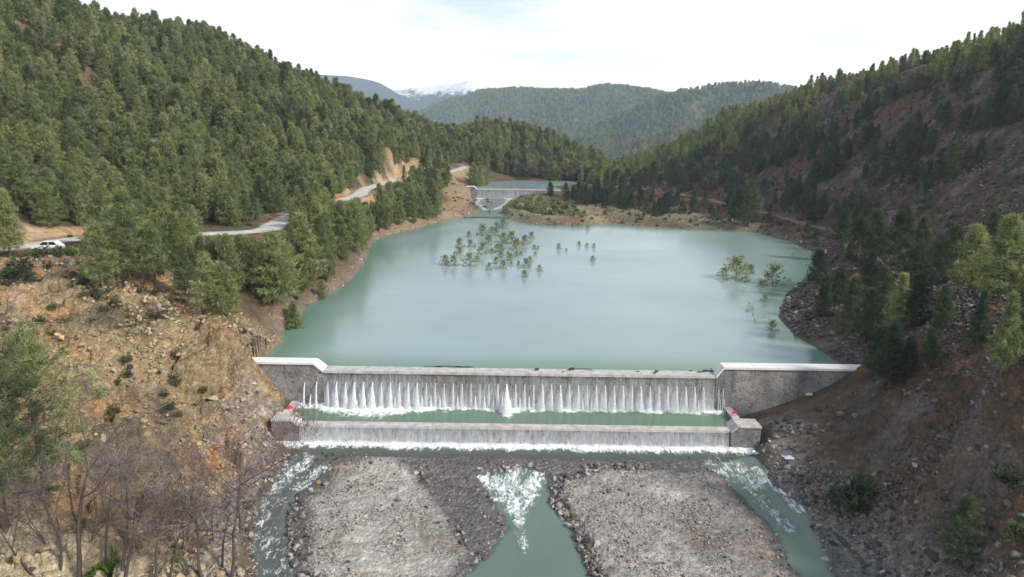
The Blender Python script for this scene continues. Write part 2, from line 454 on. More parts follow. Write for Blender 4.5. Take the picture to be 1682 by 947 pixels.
def mat_veil(name, dens, scale_x=2.2):
    """thin falling water: white streaks, clear between"""
    m, nt, out = new_mat(name); g = NT(nt)
    pos = g.n('ShaderNodeNewGeometry').outputs['Position']
    den = g.n('ShaderNodeAttribute', attribute_name='dens').outputs['Fac']
    v1 = g.n('ShaderNodeMapping', inp={'Vector': pos, 'Scale': (scale_x, scale_x, 0.12)}).outputs[0]
    v2 = g.n('ShaderNodeMapping', inp={'Vector': pos, 'Scale': (scale_x * 4, scale_x * 4, 0.45)}).outputs[0]
    a = g.noise(1.0, v1, 5, 0.7); b = g.noise(1.0, v2, 5, 0.7); c = g.noise(1.3, pos, 4)
    s = g.math('ADD', g.math('MULTIPLY', a, 0.45), g.math('ADD', g.math('MULTIPLY', b, 0.4), g.math('MULTIPLY', c, 0.25)))
    al = g.maprange(g.math('SUBTRACT', g.math('ADD', s, den), 1.0), -0.16, 0.3)
    al = g.math('MULTIPLY', al, dens)
    d = g.n('ShaderNodeBsdfDiffuse', inp={'Color': (0.85, 0.88, 0.92, 1)})
    tl = g.n('ShaderNodeBsdfTranslucent', inp={'Color': (0.85, 0.88, 0.92, 1)})
    dd = g.n('ShaderNodeMixShader', inp={0: 0.35, 1: d.outputs[0], 2: tl.outputs[0]})
    t = g.n('ShaderNodeBsdfTransparent')
    mx = g.n('ShaderNodeMixShader', inp={0: al, 1: t.outputs[0], 2: dd.outputs[0]})
    nt.links.new(mx.outputs[0], out.inputs[0])
    return m


def mat_leaf(name, stops, transl=0.42):
    m, nt, out = new_mat(name); g = NT(nt)
    rnd = g.n('ShaderNodeObjectInfo').outputs['Random']
    tint = g.n('ShaderNodeAttribute', attribute_name='tint').outputs['Fac']
    c = g.ramp(rnd, stops)
    c = g.mix(1.0, c, g.ramp(tint, [(0.0, 0.5), (0.5, 1.0), (1.0, 1.6)]), 'MULTIPLY')
    d = g.n('ShaderNodeBsdfDiffuse', inp={'Color': c}); t = g.n('ShaderNodeBsdfTranslucent', inp={'Color': c})
    mx = g.n('ShaderNodeMixShader', inp={0: transl, 1: d.outputs[0], 2: t.outputs[0]})
    nt.links.new(mx.outputs[0], out.inputs[0])
    return m


def mat_plain(name, col, rough=0.9, var=0.3, scale=3.0, bump=0.2, metal=0.0, rand=0.0, streak=False):
    m, nt, out = new_mat(name); g = NT(nt)
    pos = g.n('ShaderNodeTexCoord').outputs['Object'] if not streak else g.n('ShaderNodeNewGeometry').outputs['Position']
    n = g.noise(scale, pos, 6, 0.65)
    c = g.mix(1.0, (*col, 1), g.ramp(n, [(0.25, 1 - var), (0.75, 1 + var)]), 'MULTIPLY')
    if streak:
        v = g.n('ShaderNodeMapping', inp={'Vector': pos, 'Scale': (1.3, 1.3, 0.16)}).outputs[0]
        c = g.mix(0.7, c, g.ramp(g.noise(1.0, v, 5, 0.6), [(0.35, 0.6), (0.6, 1.1)]), 'MULTIPLY')
    if rand:
        r = g.n('ShaderNodeObjectInfo').outputs['Random']
        c = g.mix(1.0, c, g.ramp(r, [(0.0, 1 - rand), (1.0, 1 + rand)]), 'MULTIPLY')
    b = g.n('ShaderNodeBsdfPrincipled', inp={'Base Color': c, 'Roughness': rough, 'Metallic': metal, 'Normal': g.bump(n, bump, 0.1)})
    nt.links.new(b.outputs[0], out.inputs[0])
    return m


def mat_masonry(name, a, b, mortar, wetness=0.0):
    m, nt, out = new_mat(name); g = NT(nt)
    pos = g.n('ShaderNodeNewGeometry').outputs['Position']
    wp = g.n('ShaderNodeVectorMath', operation='ADD', inp={0: pos, 1: g.n('ShaderNodeVectorMath', operation='SCALE', inp={0: g.n('ShaderNodeTexNoise', inp={'Vector': pos, 'Scale': 1.5}).outputs['Color'], 3: 0.25}).outputs[0]}).outputs[0]
    v = g.n('ShaderNodeTexVoronoi', inp={'Vector': wp, 'Scale': 2.6})
    e = g.n('ShaderNodeTexVoronoi', feature='DISTANCE_TO_EDGE', inp={'Vector': wp, 'Scale': 2.6}).outputs['Distance']
    c = g.mix(g.n('ShaderNodeSeparateColor', inp={0: v.outputs['Color']}).outputs[0], a, b)
    c = g.mix(g.maprange(e, 0.02, 0.07), mortar, c)
    big = g.noise(0.35, pos, 5, 0.6)
    c = g.mix(0.8, c, g.ramp(big, [(0.3, 0.65), (0.7, 1.25)]), 'MULTIPLY')
    st = g.noise(1.0, g.n('ShaderNodeMapping', inp={'Vector': pos, 'Scale': (0.9, 0.9, 0.14)}).outputs[0], 5, 0.62)
    c = g.mix(0.7, c, g.ramp(st, [(0.36, 0.5), (0.55, 1.0), (0.8, 1.15)]), 'MULTIPLY')
    b_ = g.n('ShaderNodeBsdfPrincipled', inp={'Base Color': c, 'Roughness': 0.9 - 0.4 * wetness, 'Normal': g.bump(g.math('ADD', g.maprange(e, 0, 0.12), g.math('MULTIPLY', big, 0.3)), 0.7, 0.08)})
    nt.links.new(b_.outputs[0], out.inputs[0])
    return m


M = {}
M['ground'] = mat_ground()
M['lake'] = mat_water('lake_water', (0.272, 0.362, 0.358), 0.15, 1.6, 0.22, shallow=(0.10, 0.20, 0.13), calm=0.07)
M['stream'] = mat_water('stream_water', (0.135, 0.195, 0.162), 0.12, 2.2, 0.55, foam_scale=1.5, stretch=(1.6, 0.7, 1), shallow=(0.070, 0.075, 0.066))
M['pool'] = mat_water('pool_water', (0.140, 0.225, 0.155), 0.12, 1.8, 0.5, foam_scale=1.1, stretch=(1, 1, 1))
M['veil'] = mat_veil('falling_veil', 0.85)
M['jet'] = mat_veil('falling_jet', 1.0, 3.0)
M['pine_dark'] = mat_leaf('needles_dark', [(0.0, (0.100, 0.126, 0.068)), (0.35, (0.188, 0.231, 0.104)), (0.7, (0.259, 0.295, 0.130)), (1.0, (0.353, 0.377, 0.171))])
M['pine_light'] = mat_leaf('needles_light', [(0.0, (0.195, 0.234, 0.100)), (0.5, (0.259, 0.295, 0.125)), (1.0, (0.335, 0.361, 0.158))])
M['pine_shade'] = mat_leaf('needles_shaded', [(0.0, (0.058, 0.088, 0.052)), (1.0, (0.12, 0.155, 0.078))])  # darker needle copy: shade of the right slope put into the colour
M['pine_young_sunlit'] = mat_leaf('needles_young_sunlit', [(0.0, (0.215, 0.262, 0.098)), (0.5, (0.275, 0.315, 0.122)), (1.0, (0.34, 0.368, 0.155))], 0.5)  # young needles, lightened further: sunlight on the ridge is painted into the colour
M['pine_flood'] = mat_leaf('needles_flooded', [(0.0, (0.235, 0.285, 0.115)), (1.0, (0.315, 0.35, 0.145))])
M['shrub'] = mat_leaf('shrub_leaves', [(0.0, (0.085, 0.095, 0.055)), (0.5, (0.13, 0.135, 0.068)), (1.0, (0.185, 0.165, 0.095))])
M['twig'] = mat_leaf('bare_twigs', [(0.0, (0.130, 0.108, 0.106)), (1.0, (0.185, 0.155, 0.145))], 0.1)
M['red_twig'] = mat_leaf('reddish_twigs', [(0.0, (0.165, 0.112, 0.098)), (1.0, (0.2, 0.135, 0.118))], 0.1)
M['bright_leaf'] = mat_leaf('fresh_leaves', [(0.0, (0.10, 0.19, 0.03)), (1.0, (0.13, 0.22, 0.04))])
M['bark'] = mat_plain('bark', (0.115, 0.085, 0.065), var=0.35, scale=4)
M['bare_bark'] = mat_plain('bare_bark', (0.080, 0.064, 0.058), var=0.35, scale=4)
M['wall_wet'] = mat_masonry('wet_masonry', (0.205, 0.190, 0.175), (0.125, 0.115, 0.108), (0.235, 0.22, 0.21), 0.6)
M['wall'] = mat_masonry('masonry', (0.30, 0.285, 0.275), (0.17, 0.165, 0.165), (0.36, 0.345, 0.335))
M['concrete'] = mat_plain('concrete', (0.50, 0.475, 0.445), var=0.22, scale=1.2, streak=True)
M['coping'] = mat_plain('coping_concrete', (0.72, 0.70, 0.68), var=0.12, scale=1.5, bump=0.05)
M['rock_pale'] = mat_plain('rock_pale', (0.33, 0.255, 0.155), var=0.4, scale=2.0, rand=0.45, bump=0.6)
M['rock_grey'] = mat_plain('rock_grey', (0.285, 0.265, 0.245), var=0.35, scale=2.0, rand=0.45, bump=0.6)
M['rock_mid'] = mat_plain('rock_mid', (0.155, 0.138, 0.126), var=0.45, scale=2.0, rand=0.55, bump=0.6)
M['rock_dark'] = mat_plain('rock_dark', (0.088, 0.076, 0.070), var=0.45, scale=2.0, rand=0.55, bump=0.6)
M['wood'] = mat_plain('wet_wood', (0.045, 0.034, 0.028), var=0.4, scale=5)
M['white_paint'] = mat_plain('white_paint', (0.80, 0.81, 0.82), rough=0.3, var=0.03, bump=0)
M['glass'] = mat_plain('dark_glass', (0.02, 0.024, 0.03), rough=0.08, var=0.1, bump=0)
M['rubber'] = mat_plain('rubber', (0.02, 0.02, 0.02), rough=0.8)
M['steel'] = mat_plain('galvanised_steel', (0.45, 0.46, 0.47), rough=0.45, metal=0.7, var=0.1, bump=0)
M['red'] = mat_plain('red_paint', (0.60, 0.03, 0.04), rough=0.5, var=0.15)
M['lamp'] = mat_plain('lamp_glass', (0.6, 0.6, 0.58), rough=0.15, var=0.05, bump=0)
M['plastic'] = mat_plain('pale_plastic', (0.62, 0.65, 0.70), rough=0.5, var=0.2)

# ------------------------------------------------------------------ terrain
NU, uu = 620, None
uu = np.concatenate([np.linspace(-1.7, -0.82, 90, endpoint=False), np.linspace(-0.82, 0.82, 520), np.linspace(0.82, 1.7, 91)[1:]])
rows = np.exp(np.arange(math.log(33.0), math.log(735.0), 0.0062)) - 15.0
gy = rows[:, None] * np.ones(len(uu))[None, :]
gx = (rows[:, None] + 15.0) * uu[None, :] * 0.93
xs, ys = gx.ravel(), gy.ravel()
zs, zn = ground(xs, ys)
cliff, floorm, right = zn['cliff'], zn['wf'], zn['right']
slope_y = np.gradient(zs.reshape(gx.shape), axis=0) / np.gradient(gy, axis=0)
slope_x = np.gradient(zs.reshape(gx.shape), axis=1) / np.gradient(gx, axis=1)
steep = np.hypot(slope_x, slope_y).ravel()


def lerp(c, new, w):
    return c * (1 - w[:, None]) + np.asarray(new)[None, :] * w[:, None]


nA = fbm(xs / 9, ys / 9, 101, 5); nB = fbm(xs / 3.0, ys / 3.0, 102, 4); nC = fbm(xs / 22, ys / 22, 103, 3)
col = np.tile(np.array([[0.115, 0.080, 0.052]]), (len(xs), 1))                       # forest floor
col = lerp(col, (0.085, 0.085, 0.045), smooth(0.0, 0.35, nA) * 0.7)
col = lerp(col, (0.20, 0.12, 0.075), smooth(0.1, 0.5, nC) * 0.5)
# right slope: dark red-brown scree
scree = right * (1 - floorm) * smooth(1, 4, -zn['lake'])
col = lerp(col, (0.100, 0.064, 0.045), scree)
col = lerp(col, (0.150, 0.130, 0.115), scree * smooth(0.05, 0.4, nB + 0.5 * nA))
col = lerp(col, (0.150, 0.074, 0.047), scree * smooth(0.0, 0.4, nC) * 0.8)
col = lerp(col, (0.050, 0.045, 0.034), scree * smooth(0.1, 0.5, fbm(xs / 5, ys / 5, 107)) * 0.7)
RB = [(1225, 690), (1260, 668), (1330, 650), (1400, 632), (1430, 650), (1345, 690), (1335, 740), (1310, 790), (1250, 755)]
soil = smooth(-10, 12, poly_sd(zn['wx'], zn['wy'], RB)) * (xs > 15) * (ys < 110)
near = smooth(120, 95, ys) * (xs > 26)
col = lerp(col, (0.125, 0.072, 0.042), scree * near * smooth(0.05, 0.4, fbm(xs / 7, ys / 7, 131)) * 0.9)
col = lerp(col, (0.115, 0.082, 0.056), soil)
# left rock spur
col = lerp(col, (0.270, 0.200, 0.118), cliff)
col = lerp(col, (0.370, 0.315, 0.215), cliff * smooth(-0.05, 0.45, nC + 0.4 * nB))
col = lerp(col, (0.115, 0.098, 0.066), cliff * smooth(0.0, 0.4, nA) * 0.85)
col = lerp(col, (0.320, 0.190, 0.100), cliff * smooth(0.12, 0.45, fbm(xs / 6, ys / 6, 108)) * 0.8)
stain = np.zeros(len(xs))
for cx, cy, r in [(420, 640, 26), (440, 578, 18), (398, 712, 20), (305, 510, 14), (405, 675, 14), (320, 520, 10), (20, 610, 18), (430, 615, 16), (352, 760, 14)]:
    stain = np.maximum(stain, smooth(r, r * 0.35, np.hypot(zn['wx'] - cx, (zn['wy'] - cy) * 0.7)))
col = lerp(col, (0.470, 0.160, 0.045), stain * (xs < -15) * (ys < 110) * smooth(-0.3, 0.2, nB))
pale = smooth(24, 6, np.hypot(zn['wx'] - 420, (zn['wy'] - 690) * 0.6)) * (xs < -15) * (ys < 110)
col = lerp(col, (0.50, 0.44, 0.36), pale * smooth(-0.2, 0.3, nB) * 0.8)
earth = smooth(-8, 10, poly_sd(zn['wx'], zn['wy'], [(440, 690), (480, 640), (500, 655), (470, 700), (420, 745), (405, 730)])) * (ys < 90) * (xs < -15)
col = lerp(col, (0.150, 0.115, 0.085), earth)
leaf = smooth(0.0, 0.5, nA) * smooth(830, 900, zn['py']) * smooth(240, 120, zn['px']) * cliff
col = lerp(col, (0.20, 0.13, 0.075), leaf)
# banks and rim of the lake, pale eroded shore on the left bank and road cuts
rim = smooth(3.5, 0.3, -zn['lake']) * (zn['lake'] < 0.6) * (ys > 80)
col = lerp(col, (0.205, 0.155, 0.110), rim * smooth(20, 0, xs) * 0.8)
col = lerp(col, (0.075, 0.060, 0.055), rim * right * 0.8)
cut = smooth(9, 4, zn['d_road']) * smooth(0.3, 0.7, steep) * smooth(-0.25, 0.25, fbm(xs / 14, ys / 14, 120))
col = lerp(col, (0.42, 0.285, 0.165), cut)
for cx, cy, rx, ry in [(640, 275, 34, 16), (20, 385, 60, 26), (450, 355, 18, 14), (560, 318, 25, 10)]:
    w = smooth(1.2, 0.5, np.hypot((zn['wx'] - cx) / rx, (zn['wy'] - cy) / ry)) * (zn['D'] < 420) * (zn['d_road'] < 22)
    col = lerp(col, (0.46, 0.36, 0.24), w * smooth(-0.5, 0.2, nB)); col = lerp(col, (0.40, 0.18, 0.075), w * smooth(0.1, 0.5, nA))
bare = smooth(-10, 8, poly_sd(zn['wx'], zn['wy'], [(640, 300), (700, 285), (770, 280), (775, 345), (740, 362), (640, 384), (600, 395), (612, 372), (690, 350), (735, 335), (720, 300)])) * (xs < 0) * (ys > 150)
col = lerp(col, (0.30, 0.215, 0.135), bare * 0.85)
delta = smooth(-6, 6, poly_sd(zn['wx'], zn['wy'], [(815, 335), (880, 325), (1000, 340), (1120, 350), (1250, 372), (1250, 384), (1000, 368), (850, 366), (770, 352), (800, 345)])) * (ys > 200) * (ys < 330)
col = lerp(col, (0.240, 0.205, 0.135), delta)
col = lerp(col, (0.135, 0.140, 0.060), delta * smooth(0, 0.4, nB) * 0.7)
s2w = smooth(-1, 1, zn['s2'])
col = lerp(col, (0.17, 0.16, 0.155), s2w)
# road and path
col = lerp(col, (0.54, 0.52, 0.49), smooth(3.0, 2.0, zn['d_road'] + 0.5 * nB))
col = lerp(col, (0.270, 0.180, 0.125), smooth(1.7, 0.8, zn['d_path'] + 0.3 * nB))
# valley floor
dry = smooth(-0.4, 1.3, zn['bar'] + 0.7 * nB)
col = lerp(col, (0.128, 0.118, 0.115), floorm)
col = lerp(col, (0.360, 0.338, 0.305), floorm * dry * (zn['a'] > zn['b']))
col = lerp(col, (0.315, 0.285, 0.260), floorm * dry * (zn['b'] >= zn['a']))
col = lerp(col, (0.185, 0.150, 0.125), floorm * dry * smooth(0.1, 0.5, nA) * 0.7)
whp = smooth(1.0, 0.3, np.hypot((zn['wx'] - 1085) / 60, (zn['wy'] - 850) / 26))
col = lerp(col, (0.46, 0.43, 0.42), whp * dry * floorm * 0.7)
bank = smooth(0.3, -1.5, zn['floor']) * smooth(-5.5, -2.0, zn['floor']) * (ys < 76)
col = lerp(col, (0.235, 0.215, 0.195), bank * 0.75)
rbank = smooth(-6, 8, poly_sd(zn['wx'], zn['wy'], [(1245, 755), (1330, 830), (1360, 850), (1430, 880), (1520, 960), (1390, 960), (1350, 880)])) * (xs > 15) * (ys < 80)
col = lerp(col, (0.190, 0.180, 0.178), rbank)
wet = floorm * (1 - dry) * 0.8 + rim * 0.5
stony = np.clip(cliff * 0.9 + floorm * (0.55 + 0.3 * (1 - dry)) + scree * 0.9 + rim * 0.6 + bank + rbank, 0, 1) * (1 - soil * 0.8) * (1 - smooth(3.2, 2.2, zn['d_road']))
nr, nc = gx.shape
idx = np.arange(nr * nc).reshape(nr, nc)
quads = np.stack([idx[:-1, :-1].ravel(), idx[:-1, 1:].ravel(), idx[1:, 1:].ravel(), idx[1:, :-1].ravel()], 1)
TV = np.stack([xs, ys, zs], 1)
me = mesh_np('ground', TV, quads, [M['ground']], smooth_=True, colors=np.concatenate([col, np.ones((len(xs), 1))], 1), attrs={'stony': stony, 'wet': wet})
tag(link(bpy.data.objects.new('ground', me)), kind='structure')
BVH = BVHTree.FromPolygons([tuple(v) for v in TV.tolist()], [tuple(q) for q in quads.tolist()])


def hit(px, py):
    d = ray(px, py)
    loc, nor, i, t = BVH.ray_cast(Vector(CAM), Vector(d).normalized())
    return None if loc is None else np.array(loc)


def gz(x, y):
    loc, nor, i, t = BVH.ray_cast(Vector((x, y, 500.0)), Vector((0, 0, -1)))
    return 0.0 if loc is None else loc.z


#@@FAR
# far wooded ridges and a snowy mountain, each a strip of hills with its own depth
def ridge(name, prof, y0, depth, base, mat, seed, amp, step=9.0):
    """prof: pixel skyline at distance y0+depth*.5; a hump of real depth in front and behind"""
    P = [aty(px, py, y0) for px, py in prof]
    px_ = np.array([p[0] for p in P]); pz_ = np.array([p[2] for p in P])
    X = np.arange(px_[0] - 60, px_[-1] + 60, step); Yv = np.arange(y0 - depth, y0 + depth, step)
    gx, gy = np.meshgrid(X, Yv)
    crest = np.interp(gx, px_, pz_)
    t = (gy - y0) / depth
    sp = 0.36 * fbm(gx / (depth * .28), gy / (depth * .9), seed, 3)
    h = np.where(t < 0, np.clip(1 - np.abs(t) ** 1.15 + sp * np.clip(-t * 4, 0, 1), 0, 1 - 0.4 * np.abs(t)), 1 - np.abs(t) ** 1.5)
    z = base + (crest - base) * h + amp * fbm(gx / 60, gy / 60, seed + 3, 4) * np.clip(np.abs(t) * 5, 0.15, 1)
    nr, nc = gx.shape; idx = np.arange(nr * nc).reshape(nr, nc)
    q = np.stack([idx[:-1, :-1].ravel(), idx[:-1, 1:].ravel(), idx[1:, 1:].ravel(), idx[1:, :-1].ravel()], 1)
    V = np.stack([gx.ravel(), gy.ravel(), z.ravel()], 1)
    o = link(bpy.data.objects.new(name, mesh_np(name, V, q, [mat], smooth_=True)))
    tag(o, kind='structure')
    return gx, gy, z


M['far'] = mat_plain('far_forest_floor', (0.060, 0.068, 0.042), var=0.5, scale=0.03, bump=0)
def mat_mountain(name, lo, hi):
    m_, nt_, out_ = new_mat(name); g_ = NT(nt_)
    pos_ = g_.n('ShaderNodeNewGeometry').outputs['Position']; sep_ = g_.n('ShaderNodeSeparateXYZ', inp={0: pos_})
    nz_ = g_.noise(0.010, pos_, 7, 0.7)
    nz2_ = g_.noise(0.045, pos_, 6, 0.7)
    sn_ = g_.math('ADD', g_.maprange(sep_.outputs[2], lo, hi, 0.0, 0.70), g_.math('ADD', g_.math('MULTIPLY', nz_, 0.8), g_.math('MULTIPLY', nz2_, 0.55)))
    cc_ = g_.mix(g_.maprange(sn_, 1.03, 1.16), (0.05, 0.062, 0.058), (0.80, 0.82, 0.85))
    b_ = g_.n('ShaderNodeBsdfPrincipled', inp={'Base Color': cc_, 'Roughness': 0.9, 'Normal': g_.bump(nz_, 0.8, 30.0)})
    nt_.links.new(b_.outputs[0], out_.inputs[0]); M[name] = m_


mat_mountain('snow', 170, 330)
mat_mountain('bare_mountain', 290, 450)
FAR = []
FAR.append(ridge('hills', [(600, 215), (690, 186), (740, 165), (800, 149), (870, 147), (950, 150), (1000, 139), (1060, 148), (1110, 156), (1200, 170), (1300, 200)], 2300, 640, -60, M['far'], 201, 22, 15))
FAR.append(ridge('hills', [(880, 262), (940, 228), (1000, 200), (1060, 172), (1110, 154), (1180, 141), (1250, 139), (1320, 148), (1450, 170), (1600, 200)], 1650, 420, -50, M['far'], 231, 16, 12))
FAR.append(ridge('hills', [(900, 290), (950, 268), (1010, 248), (1080, 228), (1160, 205), (1250, 190), (1350, 190)], 1150, 230, -40, M['far'], 251, 10))
ridge('mountain', [(380, 145), (520, 122), (570, 124), (600, 130), (625, 136), (655, 154), (700, 175), (760, 190)], 3300, 800, -80, M['bare_mountain'], 261, 16, 16)
ridge('mountain', [(560, 146), (640, 146), (680, 144), (720, 139), (745, 137), (768, 132), (785, 133), (805, 140), (835, 149), (900, 160), (1000, 170)], 4000, 900, -80, M['snow'], 271, 18, 16)


# ------------------------------------------------------------------ water
def sheet(name, mat, gx, gy, z, foam=None, label=None, shallow=None, mask=None):
    nr, nc = gx.shape; idx = np.arange(nr * nc).reshape(nr, nc)
    q = np.stack([idx[:-1, :-1], idx[:-1, 1:], idx[1:, 1:], idx[1:, :-1]], -1).reshape(-1, 4)
    if mask is not None:
        q = q[mask.ravel()[q].any(1)]
    at = {'foam': np.zeros(gx.size) if foam is None else foam.ravel()}
    if shallow is not None: at['shallow'] = shallow.ravel()
    V = np.stack([gx.ravel(), gy.ravel(), (z if not np.isscalar(z) else np.full(gx.shape, z)).ravel()], 1)
    o = link(bpy.data.objects.new(name, mesh_np(name, V, q, [mat], smooth_=True, attrs=at)))
    tag(o, kind='structure')
    return o


gx, gy = np.meshgrid(np.arange(-60, 106, 2.0), np.arange(80.0, 262, 2.0))
ld = poly_sd(gx, gy, LAKE)
sheet('lake', M['lake'], gx, gy, LAKE_Z, shallow=smooth(9, 0, ld) * 0.8, mask=ld > -3)
gx, gy = np.meshgrid(np.arange(-32, 70, 3.0), np.arange(322.0, 402, 3.0))
sheet('water', M['lake'], gx, gy, 5.0)
gx, gy = np.meshgrid(np.arange(-24, 40, 0.8), np.arange(246.0, 320, 0.8))
sd2 = poly_sd(gx, gy, STREAM2)
f2 = smooth(3.5, 0, np.abs(sd2 - 2.5 - fbm(gx / 6, gy / 6, 5))) * 0.55 * smooth(258, 275, gy) + 0.5 * smooth(315, 319, gy)
sheet('stream', M['stream'], gx, gy, 0.12 + np.clip((gy - 250) * 0.012, 0, 0.9), foam=f2, mask=sd2 > -1.5)

# plunge pool
gx, gy = np.meshgrid(np.arange(-25.6, 26.3, 0.18), np.arange(72.9, 78.5, 0.18))
dw = 78.3 - gy
reach = 0.95 + 0.45 * fbm(gx / 1.1, gy * 0 + 3, 5, 3)
for cx, w, a in [(-16.2, 3.8, 3.4), (-20.5, 3.0, 1.3), (-0.3, 1.0, 2.7), (-12, 3.0, 0.8), (24, 2.0, 0.4)]:
    reach = reach + 0.62 * a * np.exp(-((gx - cx) / w) ** 2)
foam = np.clip(1.5 - dw / reach * 0.95, 0, 1)
foam = np.maximum(foam, 0.30 * np.exp(-((gx + 17) / 6) ** 2) * smooth(5.2, 2.0, dw))
zz = POOL_Z + foam ** 2 * (0.22 + 0.30 * fbm(gx / 0.5, gy / 0.5, 9, 3)) * smooth(0.35, 0.8, foam)
sheet('water', M['pool'], gx, gy, zz, foam=foam)
# river below the sill
gx, gy = np.meshgrid(np.arange(-36, 40, 0.22), np.arange(36.0, 72.6, 0.22))
fl = poly_sd(gx, gy, FLOOR)
zw = water_level(gx, gy)
foam = np.clip(1.55 - (72.5 - gy) / (1.6 + 0.5 * fbm(gx / 0.9, gy * 0 + 1, 6, 3)) * 0.95, 0, 1) * (gy > 69.2)
gp = project(np.stack([gx, gy, zw], -1)); gpx, gpy = gp[0] + 8 * fbm(gx / 2, gy / 2, 14), gp[1] + 5 * fbm(gx / 2, gy / 2, 15)


def blob(pts, w0, w1, amt):
    d, _ = seg_dist(gpx, gpy, pts)
    return amt * smooth(w1, w0, d)


for pts, w0, w1, amt in [([(786, 774), (815, 796), (848, 834)], 4, 30, 0.66), ([(894, 770), (872, 798), (850, 834)], 4, 30, 0.66), ([(840, 780), (850, 834)], 6, 30, 0.60), ([(850, 830), (854, 858)], 2, 18, 0.66), ([(853, 850), (860, 905)], 1, 18, 0.50), ([(790, 818), (830, 818)], 2, 9, 0.55),
                         ([(780, 765), (880, 770)], 3, 16, 0.48), ([(505, 755), (478, 780), (445, 805)], 3, 26, 0.54), ([(550, 762), (515, 785), (490, 800)], 2, 18, 0.55), ([(445, 805), (425, 845), (435, 880), (450, 910), (470, 960)], 10, 56, 0.40),
                         ([(1165, 768), (1210, 772), (1245, 795)], 6, 32, 0.50), ([(1240, 770), (1290, 815), (1320, 838)], 2, 12, 0.64), ([(1230, 800), (1300, 870)], 3, 22, 0.44)]:
    foam = np.maximum(foam, blob(pts, w0, w1, amt))
foam = np.maximum(foam, 0.36 * smooth(68.5, 66.5, gy) * smooth(62.5, 65, gy))
zz = zw + smooth(0.3, 0.8, foam) * (0.05 + 0.16 * fbm(gx / 0.6, gy / 0.6, 19, 3)) + 0.02 * fbm(gx / 0.9, gy / 1.6, 29, 2)
dep = zw - ground(gx.ravel(), gy.ravel())[0].reshape(gx.shape)
sheet('stream', M['stream'], gx, gy, zz, foam=foam, mask=fl > -1.0, shallow=np.maximum(smooth(0.45, 0.0, dep) * 0.85, smooth(-0.5, 1.0, poly_sd(gx, gy, CH_L)) * np.clip(0.85 + 0.3 * fbm(gx / 1.2, gy / 2.0, 33), 0, 1)))


#@@DAM
# ------------------------------------------------------------------ the dam
XL, XR = -22.3, 24.45
dam = empty('weir', (1, WEIR_Y, -6.2))
tag(dam, 'wide grey masonry weir with water spilling over its full length into a green pool', 'weir')
P_ = lambda o, par: (setattr(o, 'parent', par), setattr(o, 'matrix_parent_inverse', Matrix.Translation(par.location).inverted()), o)[2]
w = MB().prism([(78.05, -7.5), (80.6, -7.5), (80.0, -0.35), (78.40, -0.35)], XL, XR, swap=True).build('wall', M['wall_wet']); P_(w, dam)
c = MB().box(XL, XR, 78.22, 80.0, -0.347, 0.0).build('crest_slab', M['concrete'], bevel=0.03); P_(c, dam)


def wing(x0, x1, x2, top, sgn):
    """wall from the crest end x0, its top rising to x1 and running level to x2"""
    wl = MB().prism([(x0, -7.5), (x0, -0.25), (x1, top - 0.25), (x2, top - 0.25), (x2, -7.5)], 78.3, 79.9).build('wing_wall', M['wall']); P_(wl, dam)
    cp_ = MB().prism([(x0, -0.247), (x0 - sgn * 0.05, 0.05), (x1 - sgn * 0.05, top), (x2, top), (x2, top - 0.247), (x1, top - 0.247)], 78.12, 80.0).build('coping', M['coping'])
    cp_.parent = wl
    return wl


wing(XL - 0.003, XL - 1.15, -38.0, 0.95, -1)
wing(XR + 0.003, XR + 0.85, 45.0, 1.12, 1)

sill = empty('weir', (1, SILL_Y, -7.5))
tag(sill, 'low masonry sill weir in front of the green pool with end blocks', 'weir')
P_(MB().prism([(72.45, -7.6), (73.6, -7.6), (73.4, -4.72), (72.6, -4.72)], -23.75, 24.75, swap=True).build('wall', M['wall_wet']), sill)
P_(MB().box(-23.75, 24.75, 72.45, 73.55, -4.717, -4.40).build('crest_slab', M['concrete'], bevel=0.03), sill)
for x0, x1, s in ((-23.753, -26.6, -1), (24.753, 28.0, 1)):
    b = P_(MB().prism([(x0, -7.6), (x0, -4.55), (x0 + s * 0.7, -3.95), (x1, -3.95), (x1, -7.6)], 72.2, 74.4).build('end_block', M['wall']), sill)
    cpn = MB().prism([(x0 - s * 0.04, -4.547), (x0 - s * 0.04, -4.37), (x0 + s * 0.68, -3.78), (x1 + s * 0.06, -3.78), (x1 + s * 0.06, -3.947), (x0 + s * 0.7, -3.947)], 72.1, 74.5).build('coping', M['concrete'])
    cpn.parent = b
for x0, x1, lab in ((-26.1, -25.4, 'concrete side wall of the green pool against the ochre rock spur'), (25.7, 26.4, 'concrete side wall of the green pool against the dark earth bank')):
    o = empty('side_wall', ((x0 + x1) / 2, 76.3, -7))
    tag(o, lab, 'wall')
    P_(MB().box(x0, x1, 74.55, 78.26, -7.4, -4.05).build('wall', M['wall']), o)
    P_(MB().box(x0 - 0.08, x1 + 0.08, 74.55, 78.26, -4.047, -3.88).build('coping', M['concrete']), o)


def veil(name, x0, x1, ytop, ybot, ztop, zbot, dfun, label):
    gx, gt = np.meshgrid(np.arange(x0, x1 + 1e-6, 0.16), np.linspace(0, 1, 16))
    z = ztop + (zbot - ztop) * gt
    y = ytop + (ybot - ytop) * gt ** 1.5 + 0.03 * fbm(gx / 0.4, gt * 2, 3)
    nr, nc = gx.shape; idx = np.arange(nr * nc).reshape(nr, nc)
    q = np.stack([idx[:-1, :-1], idx[:-1, 1:], idx[1:, 1:], idx[1:, :-1]], -1).reshape(-1, 4)
    o = link(bpy.data.objects.new(name, mesh_np(name, np.stack([gx.ravel(), y.ravel(), z.ravel()], 1), q, [M['veil']], smooth_=True, attrs={'dens': dfun(gx, gt).ravel()})))
    tag(o, label, 'waterfall', kind='stuff')
    return o


